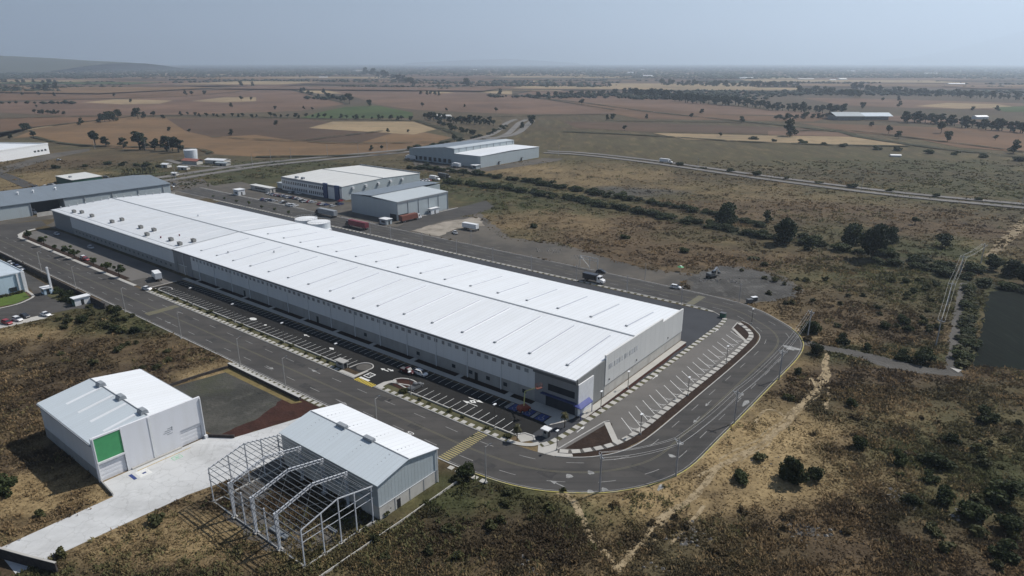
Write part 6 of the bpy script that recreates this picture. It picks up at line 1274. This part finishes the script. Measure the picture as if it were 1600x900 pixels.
# shrubs one can tell apart
for u,v,hp_,wd,kd,lab in ((1330,634,15,1.0,'shrub','round dark shrub alone on the brown grass east of the bend'),(1343,700,20,.9,'shrub','upright dark shrub on the pale dry grass'),(1542,658,24,1.1,'shrub','wide dark shrub near the right picture edge'),(1487,692,18,1.1,'shrub','dark shrub below the wide one near the right edge'),(1276,553,18,.9,'shrub','green shrub at the start of the sandy footpaths'),(1317,537,16,1.1,'shrub','dark shrub above the grey track by the bend'),(1246,584,12,1.0,'shrub','dark shrub beside the outer kerb of the bend'),(1228,622,8,1.1,'shrub','left one of two small shrubs beside the footpath'),(1237,625,9,1.0,'shrub','right one of two small shrubs beside the footpath'),(1266,520,24,.9,'shrub','large round bush under the power pole at the bend'),(1440,566,22,1.3,'shrub','dense green thicket at the lower end of the power line track'),(1412,562,16,1.2,'shrub','low green thicket along the grey track'),(1355,546,12,1.0,'shrub','dark bush on the upper edge of the grey track'),(1272,748,22,1.0,'shrub','low dark bush beside the tall bushy tree'),(1405,724,26,.8,'shrub','ragged dark bush at the edge of the pale grass'),(1475,784,30,1.0,'shrub','green dome shaped bush in the lower right scrub'),(1517,808,28,1.2,'shrub','broad dark bush below the dome shaped one'),(1567,784,42,1.3,'shrub','very large dark bush at the lower right edge'),(1462,728,24,1.5,'shrub','olive bush spreading behind the white stones'),(1578,828,28,1.2,'shrub','dark bush under the very large one at the edge'),(1570,872,28,1.2,'shrub','dark bush nearest the bottom right corner'),(1157,750,18,1.4,'shrub','low spreading dark bush near the outer kerb'),(8,772,30,1.1,'shrub','dark bush at the left edge below the white panel warehouse'),(1186,718,12,1.1,'shrub','small dark bush on the sandy slope'),(880,688-640+720,8,1,'shrub','small bush on the kerb at the lowest point of the bend'),(726,745,22,1.1,'shrub','olive bush at the road edge past the low pale wall'),(95,868,14,1.0,'shrub','green bush at the end of the dark faced wall'),(246,816,14,1.3,'shrub','green bush below the concrete drive'),(62,806,12,1.1,'shrub','small green bush on the dry slope above the drive'),(1262,640-620+512-0,9,1,'dry','dry bush near the power pole at the bend'),(960,790,8,1.1,'dry','small dry bush between the two footpaths')): plant_px(kd,u,v,hp_,lab,None,wd)
def scatter(n_, poly, h0, h1, kind, label, group, wide=1.2):
    P = np.array(poly, float); k = 0; tries = 0
    while k < n_ and tries < 6000:
        tries += 1; u,v = random.uniform(P[:,0].min(),P[:,0].max()), random.uniform(P[:,1].min(),P[:,1].max())
        if not inside_px(u,v,poly): continue
        x,y,_ = G(u,v); plant(kind,x,y,random.uniform(h0,h1),label,group,wide); k += 1
def inside_px(u,v,poly):
    c = False; j = len(poly)-1
    for i in range(len(poly)):
        if (poly[i][1] > v) != (poly[j][1] > v) and u < (poly[j][0]-poly[i][0])*(v-poly[i][1])/(poly[j][1]-poly[i][1])+poly[i][0]: c = not c
        j = i
    return c
def hedge(px, step, h0, h1, label, group, jit=1.6, kind='shrub', wide=2.0):
    for x,y in resample([G(*p)[:2] for p in px], step): plant(kind, x+random.uniform(-jit,jit), y+random.uniform(-jit,jit), random.uniform(h0,h1), label, group, wide)
hedge([(640,263),(720,270),(800,281),(870,293),(950,306),(1040,322),(1117,336),(1190,352)],5.8,2.6,4.2,'dark shrub in the upper line of the double hedge across the scrub','shrubs of the upper hedge line',3)
hedge([(700,286),(800,297),(880,311),(960,325),(1040,341),(1120,357),(1180,370),(1250,380)],5.6,2.8,4.4,'dark shrub in the lower line of the double hedge across the scrub','shrubs of the lower hedge line',3)
hedge([(1250,372),(1310,392),(1390,402),(1460,416),(1520,426)],6,2.8,4.2,'dark shrub in the hedge between the big trees and the netted field','shrubs of the hedge by the big trees',3)
hedge([(1370,412),(1440,418),(1500,436),(1540,444),(1600,456)],6,2.6,4.0,'dark shrub along the upper side of the netted field','shrubs along the netted field',3)
hedge([(1516,450),(1512,490),(1510,530),(1506,570)],4.2,1.6,2.8,'green shrub in the row along the left side of the netted field','shrubs along the track by the netted field',1)
hedge([(1150,430-30),(1060,395),(960,372),(860,352)],30,1.8,2.8,'olive shrub loosely dotted over the brown scrub','olive shrubs dotted over the scrub',12)
scatter(22,[(110,480),(225,480),(230,520),(150,520),(60,515)],1.5,2.8,'shrub','green shrub crowding the overgrown lot beside the front road','green shrubs crowding the overgrown lot')
scatter(12,[(60,520),(320,540),(280,590),(60,580)],1.0,1.9,'shrub','low olive shrub in the brown grass above the white panel warehouse','low olive shrubs in the brown grass')
scatter(26,[(1340,440),(1470,430),(1465,530),(1350,510)],1.3,2.6,'shrub','green shrub in the overgrown patch beside the power line','green shrubs in the overgrown patch')
scatter(16,[(1100,390),(1330,420),(1330,520),(1180,455)],1.2,2.2,'shrub','olive shrub in the brown scrub beyond the rear bend','olive shrubs beyond the rear bend')
scatter(24,[(1380,720),(1600,660),(1600,890),(1450,890)],1.0,2.4,'shrub','low dark shrub in the tangled scrub of the lower right','low dark shrubs of the lower right scrub')
scatter(14,[(600,800),(720,740),(880,800),(860,880),(560,890)],.9,1.8,'shrub','low green shrub in the brown grass below the road','low green shrubs below the road')
scatter(12,[(1240,640),(1480,620),(1480,700),(1300,760)],.6,1.3,'dry','low brown shrub dotted on the dry grass','low brown shrubs on the dry grass')
scatter(10,[(1000,780),(1150,770),(1330,830),(1250,890),(980,890)],.7,1.4,'dry','low brown shrub near the sandy footpaths','low brown shrubs near the footpaths')
for k in range(30):
    s = 88+k*6.1+random.uniform(-2,2)
    if 128 < s < 150: continue
    plant('shrub',*W2(s,110.8+random.uniform(-.5,.6)),random.uniform(.6,1.3),'small green shrub in the narrow strip between pavement and car park','small shrubs in the strip by the front car park',1.4)
for s,t,h_ in ((281.5,86.6,3.2),(285,86.2,3),(277,85.6,2.6),(273.6,86.4,3),(291,86.8,2.4),(279,84.4,2)): plant('shrub',*W2(s,t),h_,'leafy shrub in the strip between the court and the roadside wall','leafy shrubs by the roadside wall',1.3)
for k in range(8): plant('shrub',*W2(302,69+1.3*k),1.2,'clipped green shrub along the base of the pale blue factory','clipped shrubs below the pale blue factory',1.1)
for k in range(7): s_,t_ = 425-14*k,236+random.uniform(-1,1); plant('street',*W2(s_,225.8),random.uniform(2.4,3.6),'small dark tree along the rear road behind the warehouse roof','small trees along the rear road')
hedge([(1062,258),(1120,266),(1200,276),(1300,289),(1400,301),(1500,311),(1600,321)],24,2,3.6,'small dark shrub along the central strip of the far highway','small shrubs along the far highway',2); hedge([(640,233),(700,224),(740,216),(770,208),(790,198)],16,2.4,4,'dark shrub along the highway before the tilled field','dark shrubs along the near highway',3)
hedge([(1180,218),(1260,224),(1330,231),(1400,236),(1470,240),(1600,252)],24,3,5,'dark shrub in the hedge behind the pale field strip','shrubs of the hedge behind the pale strip',5); hedge([(100,262),(150,258),(200,257),(240,262)],14,2,4,'green shrub in the rough ground before the gum trees','green shrubs before the gum trees',5)
# the far wooded plain: nobody could count it
def canopy(name, n_, ymin, ymax, hmin, hmax, dens, seed):
    # low wide crowns in streaks, thicker with distance
    rng = np.random.default_rng(seed); V = []; F = []; m_ = 0
    y = np.exp(rng.uniform(math.log(ymin),math.log(ymax),n_)); x = rng.uniform(-.95,.95,n_)*y
    band = vnoise(x,y*3.2,1100,41,4)+.3*vnoise(x,y*2,240,45,2)+np.clip((y-3500)/9000,0,.28); keep = band > dens; x,y = x[keep],y[keep]
    h = rng.uniform(hmin,hmax,len(x))*(1+y/14000); wd = h*rng.uniform(.8,2.2,len(x))*(1+y/6000)
    for k in range(7):
        a = k*2*math.pi/7; V.append(np.stack([x+wd*math.cos(a)*.5*rng.uniform(.7,1.2,len(x)), y+wd*math.sin(a)*.5, h*rng.uniform(.25,.55,len(x))],1))
    V.append(np.stack([x,y,h],1)); V.append(np.stack([x,y,h*0],1)); V = np.stack(V,1); base = (np.arange(len(x))*9)[:,None]
    tri = np.array([[k,(k+1)%7,7] for k in range(7)]+[[(k+1)%7,k,8] for k in range(7)]).ravel()
    f = (base+tri[None]).reshape(-1,3); return tag(leaf_obj(name, V.reshape(-1,3), f, M['leaf_dark'], None), 'hazy mass of small dark trees far across the plain', None, kind='stuff')
canopy('distant_woods', 52000, 1500, 26000, 3.5, 8.5, .67, 5)
# ground cover: dry grass, weeds and low scrub, one mass
EXC = [np.array([W2(*p) for p in q]) for q in (
 [(470,93),(250,93),(104,93),(88,93),(78,94),(69,96.5),(62.5,100.4),(56.6,105),(52.6,109.8),(49.3,115.4),(47.4,120.6),(46,127.5),(45.6,150),(44.8,182),(44.3,198),(44.7,206),(46,212),(48,216.6),(50.5,221),(59.4,229.4),(65.6,234),(72,237.4),(79,239.2),(101,241),(180,240),(260,241),(470,272.5)],
 [(137.5,20),(137.2,42.3),(144.8,42.6),(174.8,42.6),(174.8,66.2),(176.4,74),(173.5,94),(84,94),(84.2,70.8),(88,70.8),(119,70.8),(123,62),(125,52),(126.6,27),(126.8,20)],
 [(256,94),(262,86),(265,77),(263.4,73),(264.8,60),(266.4,40),(340,40),(340,95)],
 [(256,240),(256,270),(260,318),(276,330),(350,345),(470,345),(470,240)],[(372,436),(366,525),(470,525),(470,436)],
 [(104,241),(104,258),(128,254),(150,260),(180,266),(205,258),(226,270),(240,284),(256,288),(256,241)],[(97,238),(104,256),(100,280),(82,283),(66,268),(64,256),(70,244),(80,240)])]
def in_poly(x, y, P):
    c = np.zeros(len(x),bool); j = len(P)-1
    for i in range(len(P)):
        m_ = (P[i,1] > y) != (P[j,1] > y); xx = (P[j,0]-P[i,0])*(y-P[i,1])/(P[j,1]-P[i,1]+1e-12)+P[i,0]; c ^= m_ & (x < xx); j = i
    return c
TRX = [np.array(resample([G(*p)[:2] for p in px], 1.5)) for px,wd in TRAILS[:-1]]
EXPX = [np.array([G(u,v)[:2] for u,v in q]) for q in ([(1250,528),(1290,540),(1340,548),(1400,562),(1440,572),(1500,580),(1505,588),(1440,584),(1390,576),(1330,556),(1280,546)],[(1476,578),(1482,540),(1494,460),(1502,440),(1515,440),(1508,470),(1506,520),(1502,580)],[(1518,572),(1530,520),(1545,456),(1640,442),(1740,500),(1700,590),(1600,578)])]
def ok_ground(x, y):
    ok = np.ones(len(x),bool)
    for P in EXC+EXPX: ok &= ~in_poly(x,y,P)
    for T in TRX:
        near = (x > T[:,0].min()-2) & (x < T[:,0].max()+2) & (y > T[:,1].min()-2) & (y < T[:,1].max()+2) & ok; idx = np.where(near)[0]
        for i in range(0,len(idx),4000):
            q = idx[i:i+4000]; d = np.min((x[q,None]-T[None,:,0])**2+(y[q,None]-T[None,:,1])**2,axis=1); ok[q] &= d > .35
    return ok
def cover(n_, nw, seed):
    rng = np.random.default_rng(seed); vs = []; cs = []
    def blades(x, y, c, h, wd, k_, sp, lean_, jit):
        m_ = len(x)
        for k in range(k_):
            a = rng.uniform(0,6.28,m_); ox,oy = rng.normal(0,sp,m_)*wd, rng.normal(0,sp,m_)*wd; lean = rng.uniform(.1,lean_,m_)*h; w_ = wd*rng.uniform(.5,1.1,m_)
            z0 = np.zeros(m_) if jit == 0 else h*rng.uniform(0,jit,m_)
            p = np.stack([x+ox,y+oy],1); s_ = np.stack([np.cos(a),np.sin(a)],1)*w_[:,None]; l_ = np.stack([-np.sin(a),np.cos(a)],1)*lean[:,None]
            A = np.concatenate([p-s_,z0[:,None]],1); B = np.concatenate([p+s_,z0[:,None]],1); C = np.concatenate([p+l_+s_*rng.uniform(-.8,.8,(m_,1)),(z0+h*rng.uniform(.5,1.0,m_))[:,None]],1)
            vs.append(np.stack([A,B,C],1).reshape(-1,3)); cs.append(np.repeat((c*rng.uniform(.75,1.45,(m_,1)))[:,None],3,1).reshape(-1,3))
    y = 1/rng.uniform(1/620,1/88,n_); x = rng.uniform(-1,1,n_)*(.86*y+25); ok = ok_ground(x,y); x,y = x[ok],y[ok]
    clump = vnoise(x,y,6,61,3); c = zone_color(x,y); lum = c.sum(1); keep = rng.uniform(0,1,len(x)) < np.clip((clump-.25)*3,.2,1)*np.clip(1.2-lum*.9,.6,1); x,y,c,lum,clump = x[keep],y[keep],c[keep],lum[keep],clump[keep]
    tall = np.clip((.34-lum)/.2,0,1)*np.clip((clump-.38)*4,0,1)
    blades(x,y,c*1.12,(.2+.5*tall)*rng.uniform(.6,1.4,len(x))*(y/160)**.35,(.24+.24*tall)*rng.uniform(.6,1.3,len(x))*(y/150)**.6,4,.5,1.0,0)
    # taller weeds in drifts: olive, green and rust
    y = 1/rng.uniform(1/560,1/88,nw); x = rng.uniform(-1,1,nw)*(.86*y+25); ok = ok_ground(x,y); x,y = x[ok],y[ok]
    dr = vnoise(x,y,24,71,3)+.5*vnoise(x,y,5,72,2); c0 = zone_color(x,y); lum = c0.sum(1)
    keep = rng.uniform(0,1,len(x)) < np.clip((dr-.72)*2.6,.04,.8)*np.clip((.40-lum)*4,.22,1); x,y,c0 = x[keep],y[keep],c0[keep]; m_ = len(x)
    hue = vnoise(x,y,30,81,2)+rng.normal(0,.07,m_)-.06+.22*np.clip((c0[:,1]/c0[:,0]-.82)*4,0,1); pal = np.array([[.205,.142,.076],[.165,.13,.064],[.105,.105,.046],[.068,.083,.033]])
    c = pal[np.clip(((hue-.32)/.4*4).astype(int),0,3)]*.7+c0*.45; sz = rng.uniform(.5,1.25,m_)
    blades(x,y,c,.68*sz*(y/160)**.3,.30*(y/150)**.5*np.ones(m_),11,1.9,.8,.5)
    v = np.concatenate(vs); cc = np.concatenate(cs)
    o = leaf_obj('ground_cover', v, np.arange(len(v)).reshape(-1,3), M['cover'], None); ca = o.data.color_attributes.new('cover','FLOAT_COLOR','POINT')
    ca.data.foreach_set('color', np.concatenate([cc,np.ones((len(cc),1))],1).astype(np.float32).ravel()); tag(o,'dry grass, weeds and low scrub covering the rough ground',None,kind='stuff')
cm, n, b_ = new_mat('cover'); vm = N(n,'ShaderNodeMix',data_type='VECTOR'); vm.inputs[0].default_value = .68; vm.inputs[5].default_value = (0,0,1)
n.links.new(N(n,'ShaderNodeNewGeometry').outputs['Normal'], vm.inputs[4]); n.links.new(vm.outputs[1], b_.inputs['Normal']); n.links.new(N(n,'ShaderNodeVertexColor',layer_name='cover').outputs[0], b_.inputs['Base Color']); b_.inputs['Roughness'].default_value = .9; b_.inputs['Specular IOR Level'].default_value = .1; M['cover'] = translucent(cm, [x for x in n.nodes if x.type == 'VERTEX_COLOR'][0].outputs[0], .3)
cover(230000, 70000, 77)
# loose stones and rubble
rb = MB()
for px,nst,sz in (((1247,828),40,.5),((1405,777),36,.5),((1075,838),36,.5),((832,892),30,.5),((1470,800),14,.6),((1443,728),12,.5),((1110,438),50,.8),((1150,440),40,.7),((905,402),30,.7),((860,392),30,.7),((1205,722),8,.5),((1030,890),10,.4),((1400,595),10,.5)):
    x0,y0,_ = G(*px)
    for k in range(nst):
        x,y = x0+random.gauss(0,2.2),y0+random.gauss(0,2.0); s_ = random.uniform(.25,1)*sz; q = [(random.uniform(-1,1)*s_,random.uniform(-1,1)*s_) for _ in range(2)]
        rb.add([(x-s_,y-s_*.6,0),(x+s_*.8,y-s_*.8,0),(x+s_,y+s_*.7,0),(x-s_*.7,y+s_,0),(x+q[0][0]*.4,y+q[0][1]*.4,s_*.8)],[(0,1,4),(1,2,4),(2,3,4),(3,0,4)])
tag(rb.build('rubble', mat('rubble_stone',(.21,.2,.185),.95,[((.1,.095,.09),.8,.42,.66,.8)],coord='World')),'grey stones and rubble lying in loose heaps on the rough ground',None,kind='stuff')
# ------------------------------------------------------------------ the hazy air
hm = bpy.data.materials.new('haze'); hm.use_nodes = True; n = hm.node_tree; n.nodes.clear(); out = n.nodes.new('ShaderNodeOutputMaterial'); pv_ = n.nodes.new('ShaderNodeVolumePrincipled')
pv_.inputs['Color'].default_value = (.71,.845,1.0,1); pv_.inputs['Density'].default_value = HAZE_DENSITY; pv_.inputs['Anisotropy'].default_value = .42; pv_.inputs['Absorption Color'].default_value = (0,0,0,1)
n.links.new(pv_.outputs[0], out.inputs['Volume'])
o = MB().box(-46000,46000,-3600,47000,-1.2,1950).build('haze', hm); tag(o,'thin pale blue haze filling the air over the plain',None,kind='stuff')
